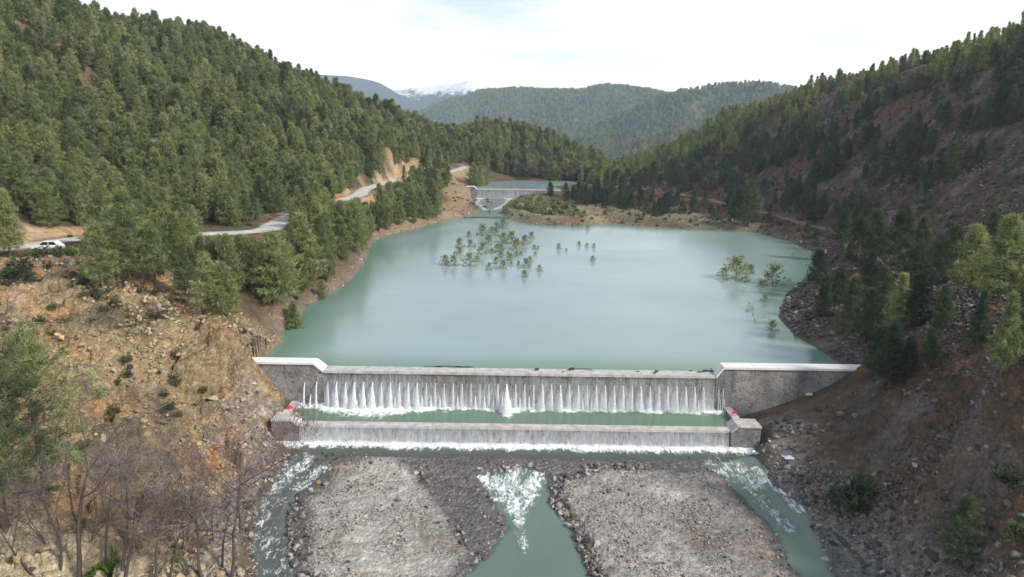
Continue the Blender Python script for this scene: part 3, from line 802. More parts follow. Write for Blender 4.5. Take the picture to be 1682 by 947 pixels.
veil('waterfall', XL + 0.05, XR - 0.05, 78.19, 77.75, -0.05, POOL_Z + 0.05,
     lambda x, t: 0.33 + 0.50 * t ** 1.6 + 0.14 * fbm(x / 2.2, t * 0 + 2, 18) * t + 0.16 * np.exp(-((x + 16) / 6) ** 2) * t + 0.05 * fbm(x / 3, t * 0, 8), 'thin veil of water running down the face of the wide weir')
veil('waterfall', -23.6, 24.6, 72.43, 72.15, -4.42, -6.3, lambda x, t: 0.47 + 0.10 * t + 0.08 * np.exp(-((x + 20) / 6) ** 2), 'thin veil of water running down the face of the low sill')


def jet_mesh(h, throw, w0, w1, dens, seed):
    """a jet leaving the wall at the origin and falling h while reaching throw towards -y"""
    r = np.random.default_rng(seed)
    nt_, na = 12, 10
    t = np.linspace(0, 1, nt_)[:, None]; a = np.linspace(0, 2 * np.pi, na, endpoint=False)[None, :]
    wd = w0 + (w1 - w0) * t ** 1.3
    x = np.cos(a) * wd * (1 + 0.15 * r.normal(size=(nt_, na)) * t)
    y = -throw * np.sqrt(t) * 1.0 + np.sin(a) * wd * 0.6 - 0.02
    z = -h * t + 0 * a
    V = np.stack([x + 0 * t, y, z], -1).reshape(-1, 3)
    idx = np.arange(nt_ * na).reshape(nt_, na)
    q = np.stack([idx[:-1], np.roll(idx[:-1], -1, 1), np.roll(idx[1:], -1, 1), idx[1:]], -1).reshape(-1, 4)
    d = (dens * (1 - 0.25 * t ** 2) + 0 * a).ravel()
    return mesh_np('water_jet', V, q, [M['jet']], smooth_=True, attrs={'dens': d})


def nth(i):
    s = {1: 'st', 2: 'nd', 3: 'rd'}.get(i % 10 if i % 100 not in (11, 12, 13) else 0, 'th')
    return f'{i}{s}'


up = np.arange(-21.7, 24.0, 1.063)
rj = random.Random(3)
for i, x in enumerate(up):
    px = project((x, 78.2, -1.4))[0]
    strong = 1.0 if 545 < px < 625 else 0.6 if px < 700 else 0.25 if px < 805 else 0.55
    if 826 < px < 842: strong = 1.4
    strong *= rj.uniform(0.45, 1.3)
    jm = jet_mesh(rj.uniform(2.95, 3.1), 0.25 + 0.75 * strong, 0.04 + 0.03 * strong, 0.12 + 0.40 * strong * rj.uniform(0.7, 1.3), 0.52 + 0.22 * min(strong, 1.2) * rj.uniform(0.6, 1.2), i)
    o = link(bpy.data.objects.new('water_jet', jm)); o.location = (x, 78.02, -1.32)
    wd = 'broad white' if strong > 0.85 else 'thin white' if strong < 0.4 else 'white'
    tag(o, f'{wd} water jet, {nth(i + 1)} from left in the upper row on the weir face', 'water jet', 'jets from the upper weep holes of the weir')
lowx = [x + 0.53 for x in up[:-1]]
low_n = 0
for i, x in enumerate(lowx):
    strong = rj.uniform(0.25, 0.6)
    if rj.random() < 0.28: continue
    jm = jet_mesh(1.55, 0.25 + 0.5 * strong, 0.05, 0.12 + 0.30 * strong, 0.62, 100 + i)
    low_n += 1
    o = link(bpy.data.objects.new('water_jet', jm)); o.location = (x, 78.0, -2.85)
    tag(o, f'short water jet, {nth(low_n)} from left in the lower row on the weir face', 'water jet', 'jets from the lower weep holes of the weir')
for i, (x, z) in enumerate([(-24.55, -1.6), (-23.1, -1.45), (-23.85, -3.0)]):
    jm = jet_mesh(-POOL_Z + z + 0.1, 0.9, 0.07, 0.16, 0.95, 300 + i)
    o = link(bpy.data.objects.new('water_jet', jm)); o.location = (x, 78.28, z)
    tag(o, ['tall white jet from the left wing wall, farther from the weir face', 'tall white jet from the left wing wall, next to the weir face', 'short low jet between the two tall jets of the left wing wall'][i], 'water jet', 'jets from the left wing wall')
for i, (x, z) in enumerate([(25.35, -1.6), (24.85, -1.7), (25.1, -3.0), (25.6, -2.9)]):
    jm = jet_mesh(-POOL_Z + z + 0.1, 0.45, 0.035, 0.07, 0.78, 320 + i)
    o = link(bpy.data.objects.new('water_jet', jm)); o.location = (x, 78.28, z)
    tag(o, ['long thin trickle on the right wing wall, outer of two', 'long thin trickle on the right wing wall, beside the weir end', 'short low trickle on the right wing wall, inner of two', 'short low trickle on the right wing wall, outer of two'][i], 'water jet', 'trickles from the right wing wall')

# the second weir far up the valley
w2 = empty('weir', (0.5, 321, 0))
tag(w2, 'distant masonry weir at the head of the lake with white water below', 'weir')
P_(MB().prism([(320.4, -1), (323, -1), (322.2, 4.7), (320.9, 4.7)], -17.0, 22.0, swap=True).build('wall', M['wall_wet']), w2)
P_(MB().box(-17.0, 22.0, 320.7, 322.4, 4.703, 5.05).build('crest_slab', M['concrete']), w2)
b = P_(MB().prism([(-17.003, -1), (-17.003, 4.8), (-18.3, 6.0), (-24, 6.0), (-24, -1)], 320.2, 322.6).build('wing_wall', M['wall']), w2)
cpn = MB().prism([(-16.95, 4.803), (-16.95, 5.1), (-18.2, 6.3), (-24, 6.3), (-24, 6.003), (-18.3, 6.003)], 320.0, 322.8).build('coping', M['coping']); cpn.parent = b
veil('waterfall', -16.8, 21.8, 320.35, 319.9, 5.0, 0.9, lambda x, t: 0.40 + 0.12 * t, 'thin veil of water down the distant weir')

#@@PLANTS
# ------------------------------------------------------------------ plants
def unit(v):
    return v / (np.linalg.norm(v, axis=-1, keepdims=True) + 1e-9)


def tubes(segs, nside):
    """segs: list of (p, q, r0, r1)"""
    V, Q = [], []
    ang = np.linspace(0, 2 * np.pi, nside, endpoint=False)
    for k, (p, q, r0, r1) in enumerate(segs):
        d = unit(q - p); a = unit(np.cross(d, [0.3, 0.7, 0.2] if abs(d[2]) > 0.9 else [0, 0, 1.0])); b = np.cross(d, a)
        ring = np.cos(ang)[:, None] * a + np.sin(ang)[:, None] * b
        V.append(p + ring * r0); V.append(q + ring * r1)
        i = k * 2 * nside; j = np.arange(nside)
        Q.append(np.stack([i + j, i + (j + 1) % nside, i + nside + (j + 1) % nside, i + nside + j], 1))
    return np.concatenate(V), np.concatenate(Q)


def blades(P, D, L, Wd, rng, spread=0.9, n=8):
    """n thin triangles at each tuft P around direction D"""
    m = len(P)
    p = np.repeat(P, n, 0) + rng.normal(size=(m * n, 3)) * L * 0.16
    d = unit(np.repeat(D, n, 0) * 0.75 + rng.normal(size=(m * n, 3)) * spread)
    s = unit(np.cross(d, rng.normal(size=(m * n, 3))))
    ln = (L * rng.uniform(0.7, 1.25, m * n))[:, None]
    V = np.stack([p - s * Wd, p + s * Wd, p + d * ln * 0.6 + s * Wd * 0.9, p + d * ln], 1).reshape(-1, 3)
    i = np.arange(m * n) * 4
    T = np.concatenate([np.stack([i, i + 1, i + 2], 1), np.stack([i, i + 2, i + 3], 1)])
    tint = np.repeat(np.repeat(np.clip(rng.normal(0.5, 0.27, m), 0, 1), n) + rng.normal(0, 0.06, m * n), 4)
    return V, T, np.clip(tint, 0, 1)


def pine(seed, h=10.0, nb=60, nt=8, nbl=8, bl=0.55, bw=0.045, cr=0.24, bare=0.12, side=6, limbs=True, shape=0.8, up=0.5):
    rng = np.random.default_rng(seed)
    bend = rng.normal(size=2) * 0.025 * h
    ax = lambda t: np.array([bend[0] * t * t, bend[1] * t * t, h * t])
    segs = []
    ks = np.linspace(0, 0.97, 7)
    for a, b in zip(ks[:-1], ks[1:]):
        segs.append((ax(a), ax(b), h * (0.017 * (1 - a) + 0.003), h * (0.017 * (1 - b) + 0.003)))
    trunkV, trunkQ = tubes(segs, side)
    lsegs, TP, TD = [], [], []
    for i in range(nb):
        t = bare + (1 - bare) * ((i + rng.uniform(0, 1)) / nb)
        u = (t - bare) / (1 - bare)
        az = i * 2.39996 + rng.normal() * 0.35
        prof = (1 - u) ** shape * min(1.0, 0.55 + 2.2 * u) + 0.05
        L = cr * h * prof * rng.uniform(0.62, 1.2)
        el = math.radians(-4 + 62 * u ** 1.3 + rng.normal() * 8)
        d = np.array([math.cos(az) * math.cos(el), math.sin(az) * math.cos(el), math.sin(el)])
        p0 = ax(t)
        tip = p0 + d * L + np.array([0, 0, up * 0.35 * L])
        mid = p0 + d * L * 0.55 + np.array([0, 0, 0.02 * L])
        lsegs += [(p0, mid, 0.004 * h, 0.0025 * h), (mid, tip, 0.0025 * h, 0.001 * h)]
        s = rng.uniform(0.28, 1.0, nt)
        s[0] = 1.0
        pts = p0 + d * L * s[:, None] + np.array([0, 0, 1.0]) * (up * 0.35 * L * s[:, None] ** 2)
        lat = np.cross(d, [0, 0, 1.0])
        pts = pts + lat * (rng.uniform(-1, 1, nt) * L * 0.34 * np.sin(s * 2.6))[:, None] + rng.normal(size=(nt, 3)) * 0.02 * h
        TP.append(pts); TD.append(unit(d * 0.6 + np.array([0, 0, 0.55]) + rng.normal(size=(nt, 3)) * 0.25))
    TP.append(ax(0.985)[None, :] + rng.normal(size=(3, 3)) * 0.05); TD.append(np.array([[0, 0, 1.0]] * 3))
    if limbs:
        lv, lq = tubes(lsegs, 3); trunkQ = np.concatenate([trunkQ, lq + len(trunkV)]) if True else trunkQ
        trunkV = np.concatenate([trunkV, lv])
    V, T, tint = blades(np.concatenate(TP), np.concatenate(TD), bl, bw, rng, n=nbl)
    return (trunkV, trunkQ), (V, T, tint)


def split_tree(arr, mat_crown, mat_bark):
    (tv, tq), (v, t, tint) = arr
    return mesh_np('trunk', tv, tq, [mat_bark], smooth_=True), mesh_np('crown', v, t, [mat_crown], attrs={'tint': tint})


def joined_tree(name, arr, mat_crown, mat_bark):
    (tv, tq), (v, t, tint) = arr
    me = mesh_np(name, np.concatenate([tv, v]), [tq, t + len(tv)], [mat_bark, mat_crown],
                 mat_idx=np.concatenate([np.zeros(len(tq)), np.ones(len(t))]), attrs={'tint': np.concatenate([np.full(len(tv), .5), tint])})
    return bpy.data.objects.new(name, me)


def scatter(name, src, pts, rot, scl, idx, label, cat):
    """one object whose points carry copies of the source shapes"""
    me = bpy.data.meshes.new(name); me.vertices.add(len(pts)); me.vertices.foreach_set('co', np.asarray(pts, np.float32).ravel())
    for nm, ty, a in (('rot', 'FLOAT_VECTOR', rot), ('scl', 'FLOAT_VECTOR', scl)):
        at = me.attributes.new(nm, ty, 'POINT'); at.data.foreach_set('vector', np.asarray(a, np.float32).ravel())
    at = me.attributes.new('pick', 'INT', 'POINT'); at.data.foreach_set('value', np.asarray(idx, np.int32))
    o = link(bpy.data.objects.new(name, me))
    ng = bpy.data.node_groups.new(name, 'GeometryNodeTree')
    ng.interface.new_socket('Geometry', in_out='INPUT', socket_type='NodeSocketGeometry')
    ng.interface.new_socket('Geometry', in_out='OUTPUT', socket_type='NodeSocketGeometry')
    N, Lk = ng.nodes.new, ng.links.new
    gi, go, jn = N('NodeGroupInput'), N('NodeGroupOutput'), N('GeometryNodeJoinGeometry')
    ar = N('GeometryNodeInputNamedAttribute'); ar.data_type = 'FLOAT_VECTOR'; ar.inputs[0].default_value = 'rot'
    asc = N('GeometryNodeInputNamedAttribute'); asc.data_type = 'FLOAT_VECTOR'; asc.inputs[0].default_value = 'scl'
    ap = N('GeometryNodeInputNamedAttribute'); ap.data_type = 'INT'; ap.inputs[0].default_value = 'pick'
    for k, s in enumerate(src):
        if not (np.asarray(idx) == k).any(): continue
        cmp = N('FunctionNodeCompare'); cmp.data_type = 'INT'; cmp.operation = 'EQUAL'
        ins = [s_ for s_ in cmp.inputs if s_.type == 'INT']
        Lk(ap.outputs[0], ins[0]); ins[1].default_value = k
        oi = N('GeometryNodeObjectInfo'); oi.inputs['Object'].default_value = s
        oi.inputs['As Instance'].default_value = False
        g2 = N('GeometryNodeGeometryToInstance'); Lk(oi.outputs['Geometry'], g2.inputs[0])
        ip = N('GeometryNodeInstanceOnPoints')
        Lk(gi.outputs[0], ip.inputs['Points']); Lk(cmp.outputs[0], ip.inputs['Selection']); Lk(g2.outputs[0], ip.inputs['Instance'])
        Lk(ar.outputs[0], ip.inputs['Rotation']); Lk(asc.outputs[0], ip.inputs['Scale'])
        Lk(ip.outputs[0], jn.inputs[0])
    Lk(jn.outputs[0], go.inputs[0])
    md = o.modifiers.new('scatter', 'NODES'); md.node_group = ng
    tag(o, label, cat, kind='stuff')
    return o


# candidates for the forest
def candidates(x0, x1, y0, y1, s, seed):
    r = np.random.default_rng(seed)
    gx, gy = np.meshgrid(np.arange(x0, x1, s), np.arange(y0, y1, s))
    return (gx + r.uniform(-.5, .5, gx.shape) * s * 0.95).ravel(), (gy + r.uniform(-.5, .5, gx.shape) * s * 0.95).ravel()


LIT_PX = [(940, 310), (985, 302), (1080, 282), (1200, 248), (1300, 212), (1420, 172), (1560, 135), (1700, 92), (1900, 0), (1900, -200), (900, 100)]  # ridge band whose trees take the needles painted sunlit
SHOW_ROAD = [(70, 384, 140, 408), (330, 374, 470, 388), (436, 356, 470, 385), (560, 308, 612, 332), (620, 262, 668, 300), (735, 268, 775, 345)]
SHOW_PATH = [(1050, 305, 1390, 388), (1412, 412, 1500, 428)]


def forest_points():
    out = []
    x, y = candidates(-300, 300, 70, 720, 2.45, 5)
    # thin out with distance so that far slopes stay affordable
    r = np.random.default_rng(6)
    z, zn = ground(x, y)
    px, py, D, wx, wy, cliff = zn['px'], zn['py'], zn['D'], zn['wx'], zn['wy'], zn['cliff']
    inframe = (px > -350) & (px < 2050) & (py > -330) & (py < 1000)
    p = np.zeros(len(x))
    left = (x < 0) & (zn['lake'] < -1.0) & (y > 95)
    # left hill and left shore
    p = np.where(left, 0.85, p)
    p = np.where((y > 390), 0.6, p)                                                 # mid hill and ridges behind
    # right slope
    rs = (x > 0) & (zn['lake'] < -1.5) & (y < 385) | ((x > 60) & (y >= 385) & (px > 985))
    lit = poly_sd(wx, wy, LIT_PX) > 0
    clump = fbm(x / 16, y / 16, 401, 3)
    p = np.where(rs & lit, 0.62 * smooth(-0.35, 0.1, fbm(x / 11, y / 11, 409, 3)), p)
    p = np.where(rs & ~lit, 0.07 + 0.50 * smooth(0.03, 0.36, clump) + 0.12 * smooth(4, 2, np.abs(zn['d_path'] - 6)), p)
    p = np.where(rs & ~lit & (y < 175), 0.0, p)
    low = rs & (zn['d_path'] < 18) & (z < 6) & (y > 170)
    p = np.where(low, 0.25, p)
    deltaz = (poly_sd(px, py, [(770, 345), (770, 300), (830, 322), (920, 325), (1000, 342), (1250, 372), (1250, 392), (840, 372)]) > -2) & (y > 200) & (y < 340) & (x > -25)
    p = np.where(deltaz, 0.0, p)
    bare_ = (poly_sd(wx, wy, [(640, 300), (700, 282), (775, 268), (790, 330), (740, 362), (690, 350), (735, 335), (720, 300)]) > 0) & (x < 0)
    p = np.where(bare_, np.where(px > 735, 0.0, 0.05), p)
    p = np.where((px > 745) & (px < 800) & (y > 250) & (y < 330), 0.0, p)
    p = np.where(cliff > 0.25, 0.0, p)
    l2 = (x > -14) & (x < 38) & (y > 318) & (y < 398)
    p = np.where(l2, 0.0, p)
    p = np.where((zn['d_road'] < 4.2) | (zn['d_path'] < 2.6) | (y < 88), 0.0, p)
    p = np.where((zn['d_road'] < 9) & (fbm(x / 14, y / 14, 120) > 0.05), p * 0.25, p)
    # gaps and thinner spots
    p = np.where(rs, p, p * (0.35 + 0.65 * smooth(-0.33, 0.0, fbm(x / 15, y / 15, 402, 3))))
    keep = inframe & (r.uniform(size=len(x)) < p)
    h = np.clip(r.normal(7.0, 1.8, len(x)), 3.2, 12)
    h = np.where(rs, np.clip(r.normal(5.2, 1.3, len(x)), 2.4, 8.5), h)
    h = np.where((y > 385) & ~rs, np.clip(r.normal(9.5, 1.6, len(x)), 6, 13), h); h = np.where(low, np.clip(r.normal(4.6, 1.2, len(x)), 2.0, 7.5), h)
    h = np.where((x < 0) & (y > 95) & (zn['d_road'] < 30) & (z < 9), np.clip(r.normal(7.4, 2.2, len(x)), 3.5, 12), h)
    # nothing that hides the open stretches of road and path
    top = project(np.stack([x, y, z + h], -1))[1]
    half = h * 0.2 * F / np.maximum(D, 1)
    for (a, b, c, d) in SHOW_ROAD:
        front = (px > a - half) & (px < c + half) & (py > d) & (top < d - 2) & (zn['d_road'] < 75) & (x < 0)
        fit = h * (py - d - 1) / np.maximum(py - top, 1)                           # only trees that stay below the road line
        front &= (py > (b + d) / 2)
        h = np.where(front, np.minimum(h, fit), h); keep &= ~(front & (h < 2.5))
    for (a, b, c, d) in SHOW_PATH:
        yl = b + (px - a) / (c - a) * (d - b)
        front = (px > a) & (px < c) & (py > yl) & (top < yl - 1) & (x > 0) & (y < 330)
        keep &= ~(front & (r.uniform(size=len(x)) < 0.7))
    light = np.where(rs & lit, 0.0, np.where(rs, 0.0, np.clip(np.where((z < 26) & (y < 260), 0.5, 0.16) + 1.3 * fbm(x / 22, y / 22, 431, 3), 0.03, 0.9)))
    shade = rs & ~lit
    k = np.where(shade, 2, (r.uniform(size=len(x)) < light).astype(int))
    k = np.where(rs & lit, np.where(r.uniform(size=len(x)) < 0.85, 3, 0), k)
    return [a[keep] for a in (x, y, z, h, px, py, D, k, top)] + [rs[keep], lit[keep], zn['d_road'][keep]]


fx, fy, fz_, fh, fpx, fpy, fD, fk, ftop, frs, flit, fdr = forest_points()
print('forest points', len(fx))

# individually built pines: planned by hand first, then the largest of the forest
HAND = [  # px, base, top, kind(0 dark 1 light 2 shade), label
    (78, 830, 560, 0, 'tall spreading pine in the lower left corner, its crown above the bare trees'),
    (10, 870, 590, 0, 'broad pine at the left edge beside the tall corner pine'),
    (168, 470, 376, 1, 'bright green pine just below the road lay-by with the white car'),
    (255, 468, 372, 1, 'bright green pine on the top of the rock spur, next to a darker one'),
    (212, 452, 322, 0, 'tall grey green pine behind the bright pines on the rock spur'),
    (305, 484, 402, 0, 'pine standing at the upper edge of the rock spur'),
    (342, 512, 424, 1, 'pine leaning over the back edge of the rock spur'),
    (375, 522, 436, 0, 'dark pine on the back edge of the rock spur nearest the lake'),
    (1645, 612, 486, 0, 'slim conical young pine on the dark scree near the right edge'),
    (1460, 632, 532, 2, 'dark young pine on the scree behind the end of the right wing wall'),
    (1437, 612, 546, 2, 'small dark pine directly above the end of the right wing wall'),
    (1525, 605, 540, 2, 'low dark pine between the wing wall pines and the conical one'),
    (1395, 545, 460, 2, 'dark pine on the right shore above the rocky point'),
    (1470, 545, 452, 0, 'grey green pine on the right shore slope, left of the light grove'),
    (1605, 565, 480, 2, 'dark pine behind the slim conical young pine'),
    (1590, 485, 378, 1, 'light green pine, left of three in the sunlit right edge grove'),
    (1640, 495, 362, 1, 'light green pine, tallest and middle of the right edge grove'),
    (1676, 490, 372, 1, 'light green pine, right of three in the right edge grove'),
    (1405, 440, 366, 2, 'dark pine, leftmost in the clump beside the upper bend of the path'),
    (1436, 436, 350, 2, 'dark pine, second from left in the clump beside the upper path'),
    (1475, 438, 342, 2, 'dark tall pine, third from left in the clump beside the upper path'),
    (1508, 452, 360, 2, 'dark pine, fourth from left in the clump beside the upper path'),
    (1538, 470, 392, 2, 'dark pine, rightmost in the clump beside the upper path'),
    (1425, 480, 415, 2, 'dark pine below the short pale stretch of path'),
    (1570, 928, 812, 0, 'lone bushy pine in the lower right corner on bare scree'),
    (1332, 368, 318, 2, 'dark single pine on the uphill side of the path above the cove'),
    (1228, 372, 306, 2, 'dark pine at the lake end of the delta, below the path'),
    (1206, 368, 312, 2, 'dark pine left of the one at the lake end of the delta'),
    (1375, 500, 440, 2, 'dark pine hanging over the shore of the right cove'),
    (1350, 520, 455, 2, 'dark pine at the tip of the rocky point, lake side of its neighbours'),
    (1420, 560, 480, 2, 'tall dark pine behind the rocky point, above the shore below the wall'),
    (1445, 520, 440, 2, 'dark pine between the rocky point and the light grove'),
    (1500, 540, 455, 2, 'dark pine under the light grove, left of its dark companion'),
    (1545, 545, 470, 2, 'dark pine under the light grove, right of its dark companion'),
    (1500, 500, 410, 2, 'dark pine at the right end of the pale stretch of path'),
    (1380, 405, 345, 2, 'dark pine left of the clump where the path bends uphill'),
    (1560, 455, 375, 2, 'dark pine at the left foot of the light grove'),
    (1620, 440, 352, 2, 'dark pine behind the light grove'),
    (1340, 470, 415, 2, 'dark pine leaning over the water of the right cove'),
    (1665, 560, 480, 2, 'dark pine at the right edge above the conical young pine'),
    (1490, 615, 555, 2, 'small dark pine uphill of the wing wall pines'),
    (482, 538, 497, 1, 'round bright green pine standing in the water off the left shore'),
    (530, 490, 462, 1, 'low green pine standing in the water by the left shore'),
]
PM = {}
for k, key in enumerate(('pine_dark', 'pine_light', 'pine_shade', 'pine_young_sunlit')):
    PM[k] = [split_tree(pine(500 + 10 * k + j, nb=84, nt=11, nbl=9, bl=0.60, bw=0.035, cr=c_, bare=b_, shape=s_), M[key], M['bark']) for j, (c_, b_, s_) in enumerate([(0.34, 0.08, 0.70), (0.27, 0.12, 0.95), (0.38, 0.12, 0.55), (0.29, 0.18, 0.85)])]
BIG = [split_tree(pine(560 + j, nb=50, nt=13, nbl=13, bl=0.44, bw=0.022, cr=0.40, bare=0.25, shape=0.5), M['pine_dark'], M['bark']) for j in range(2)]
rp = random.Random(12)


def plant(meshes, name, loc, h, label, cat, group=None, base_h=10.0, wid=1.0, rz=None):
    r = empty(name, loc, rp.uniform(0, 6.28) if rz is None else rz)
    s = h / base_h
    for nm, me in zip(('trunk', 'crown'), meshes):
        o = link(bpy.data.objects.new(nm, me)); o.parent = r; o.scale = (s * wid, s * wid, s)
    tag(r, label, cat, group)
    return r


used = []
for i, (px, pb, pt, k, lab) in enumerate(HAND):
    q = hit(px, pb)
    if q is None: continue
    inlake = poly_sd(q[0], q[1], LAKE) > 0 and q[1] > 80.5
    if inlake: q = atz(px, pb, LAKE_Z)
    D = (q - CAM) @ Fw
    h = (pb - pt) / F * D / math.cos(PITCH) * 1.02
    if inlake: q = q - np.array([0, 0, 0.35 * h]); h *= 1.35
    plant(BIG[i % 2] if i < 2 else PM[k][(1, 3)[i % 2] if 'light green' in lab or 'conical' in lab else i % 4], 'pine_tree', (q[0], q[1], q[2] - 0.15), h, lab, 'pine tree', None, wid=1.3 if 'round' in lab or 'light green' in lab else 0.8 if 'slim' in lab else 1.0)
    used.append((q[0], q[1]))
used = np.array(used)
near_hand = (np.hypot(fx[:, None] - used[None, :, 0], fy[:, None] - used[None, :, 1]) < 2.2).any(1)
vis = (fpx > 0) & (fpx < 1682) & (fpy < 947) & (fpy > 10) & ~near_hand
# rough visibility: how much of a tree's upper half shows above the trees before it
size = fh * F / fD
order = np.argsort(-np.where(vis, size, 0))
N_IND = 205
ind = order[:N_IND]
zone_words = {}
for i in ind:
    X_ = fpx[i]
    if frs[i] or fpx[i] > 1000:
        where = 'above the delta' if X_ < 1250 else 'above the lake path' if X_ < 1450 else 'above the light grove'
        z_ = ('in the young sunlit right ridge forest ' if flit[i] else 'on the shaded right slope ') + where
    elif fz_[i] < 8.2 and fdr[i] > 3 and fpx[i] < 780:
        where = 'behind the rock spur' if X_ < 330 else 'below the straight stretch of road' if X_ < 470 else 'below the road bend' if X_ < 620 else 'on the way to the distant weir'
        z_ = ('at the left waterline ' if poly_sd(fx[i], fy[i], LAKE) > -5 else 'in the left shore wood ') + where
    else:
        where = 'behind the lay-by' if X_ < 160 else 'behind the bright roadside pines' if X_ < 330 else 'above the straight stretch of road' if X_ < 470 else 'above the road bend' if X_ < 620 else 'above the orange road cut'
        z_ = ('low on the left hill ' if fpy[i] > 290 else 'high on the left hill ') + where
    tone = ('grey green', 'bright green', 'dark green', 'light green')[fk[i]]
    big = 'tall' if fh[i] > 9.8 else 'low' if fh[i] < 6.0 else 'middling'
    wd = 0.82 + 0.3 * rp.random()
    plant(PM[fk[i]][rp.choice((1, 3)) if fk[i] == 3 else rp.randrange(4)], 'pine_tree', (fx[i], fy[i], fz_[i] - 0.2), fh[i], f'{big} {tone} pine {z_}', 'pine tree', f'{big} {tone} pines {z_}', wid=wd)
rest = np.setdiff1d(np.arange(len(fx))[~near_hand], ind)
LOW = []
for k, key in enumerate(('pine_dark', 'pine_light', 'pine_shade', 'pine_young_sunlit')):
    for j in range(4):
        LOW.append(joined_tree('pine', pine(700 + 10 * k + j, nb=46, nt=7, nbl=6, bl=0.95, bw=0.075, cr=(0.27 + 0.03 * j) * (0.78 if k == 3 else 1), bare=0.10, side=5, limbs=False, shape=0.98 - (0.13 if k < 3 else 0.03) * j), M[key], M['bark']))
rr = np.random.default_rng(31)
s_ = fh[rest] / 10
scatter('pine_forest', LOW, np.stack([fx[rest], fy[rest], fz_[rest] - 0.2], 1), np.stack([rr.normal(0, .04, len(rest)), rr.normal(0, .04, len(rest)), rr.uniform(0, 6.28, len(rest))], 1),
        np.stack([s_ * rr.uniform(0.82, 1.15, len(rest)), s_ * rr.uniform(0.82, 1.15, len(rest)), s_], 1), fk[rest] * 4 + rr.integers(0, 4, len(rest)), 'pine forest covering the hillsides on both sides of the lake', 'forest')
# far woods
FARM = [joined_tree('far_pine', pine(800 + j, nb=20, nt=4, nbl=4, bl=1.6, bw=0.26, cr=0.27, bare=0.05, side=4, limbs=False), M['pine_dark' if j < 3 else 'pine_light'], M['bark']) for j in range(4)]
pts = []
for gx, gy, z in FAR:
    X, Yv = gx[0], gy[:, 0]
    nn = int((X[-1] - X[0]) * (Yv[-1] - Yv[0]) * 0.55 / 48)
    x = rr.uniform(X[0], X[-1], nn); y = rr.uniform(Yv[0], Yv[0] + (Yv[-1] - Yv[0]) * 0.55, nn)
    ix = np.clip(((x - X[0]) / (X[1] - X[0])), 0, len(X) - 1.01); iy = np.clip((y - Yv[0]) / (Yv[1] - Yv[0]), 0, len(Yv) - 1.01)
    i0, j0 = ix.astype(int), iy.astype(int); a, b = ix - i0, iy - j0
    zz = (z[j0, i0] * (1 - a) + z[j0, i0 + 1] * a) * (1 - b) + (z[j0 + 1, i0] * (1 - a) + z[j0 + 1, i0 + 1] * a) * b
    px, py, D = project(np.stack([x, y, zz], 1))
    k = (px > 500) & (px < 1750) & (zz > -30) & (fbm(x / 40, y / 40, 77, 3) > -0.42)
    pts.append(np.stack([x, y, zz - 0.5], 1)[k])
pts = np.concatenate(pts); nf = len(pts); print('far trees', nf)
s_ = rr.uniform(0.65, 1.2, nf)
scatter('distant_forest', FARM, pts, np.stack([np.zeros(nf), np.zeros(nf), rr.uniform(0, 6.28, nf)], 1), np.stack([s_ * 1.3, s_ * 1.3, s_], 1), rr.integers(0, 4, nf), 'bluish wood covering the far hills behind the lake', 'forest')

# flooded pines in the lake (zoomed pixel list: x, base, height)
FLOOD = [(215, 445, 95), (285, 452, 95), (340, 300, 95), (345, 345, 60), (300, 365, 40), (425, 455, 120), (490, 420, 60), (535, 355, 110), (420, 205, 55), (540, 190, 105), (590, 265, 90), (615, 170, 60), (660, 130, 60), (715, 130, 85),
         (655, 195, 75), (720, 250, 90), (785, 262, 115), (835, 312, 100), (905, 270, 90), (960, 215, 60), (985, 312, 45), (1020, 305, 30), (620, 345, 45), (665, 335, 80), (700, 385, 60), (655, 435, 65), (780, 405, 65), (835, 370, 50),
         (870, 360, 40), (595, 490, 70), (720, 480, 85), (760, 385, 60), (850, 450, 45), (915, 470, 90), (950, 420, 60), (900, 550, 65), (1030, 500, 60), (435, 290, 65), (475, 290, 25), (995, 365, 35), (790, 440, 30), (700, 325, 70),
         (1197, 310, 55), (1500, 295, 40), (1440, 290, 38), (1372, 278, 42), (1490, 412, 50), (1262, 325, 25), (1445, 140, 40), (1320, 120, 45), (1365, 115, 40), (1160, 105, 40), (1110, 90, 60)]
FL = [split_tree(pine(900 + j, nb=46, nt=10, nbl=8, bl=0.75, bw=0.06, cr=0.60, bare=0.02, shape=0.36, up=0.7), M['pine_flood'], M['bark']) for j in range(3)]
rows_ = sorted([(zy, zx, zh) for zx, zy, zh in FLOOD])
bands = [(0, 220, 'back rows'), (220, 320, 'second rows from the back'), (320, 400, 'middle rows'), (400, 470, 'second rows from the front'), (470, 900, 'front rows')]
for lo, hi, word in bands:
    mem = sorted([(zx, zy, zh) for zy, zx, zh in rows_ if lo <= zy < hi])
    for i, (zx, zy, zh) in enumerate(mem):
        px, py = 690 + zx / 5.256, 350 + zy / 5.256
        q = atz(px, py, LAKE_Z)
        D = (q - CAM) @ Fw
        h = zh / 5.256 / F * D * 0.74
        lab = f'flooded pine top in the lake, {nth(i + 1)} from left in the {word}'
        plant(FL[rp.randrange(3)], 'flooded_pine', (q[0], q[1], LAKE_Z - 0.35 * h), h * 1.35, lab, 'pine tree', 'young pines standing in the lake', wid=1.05)
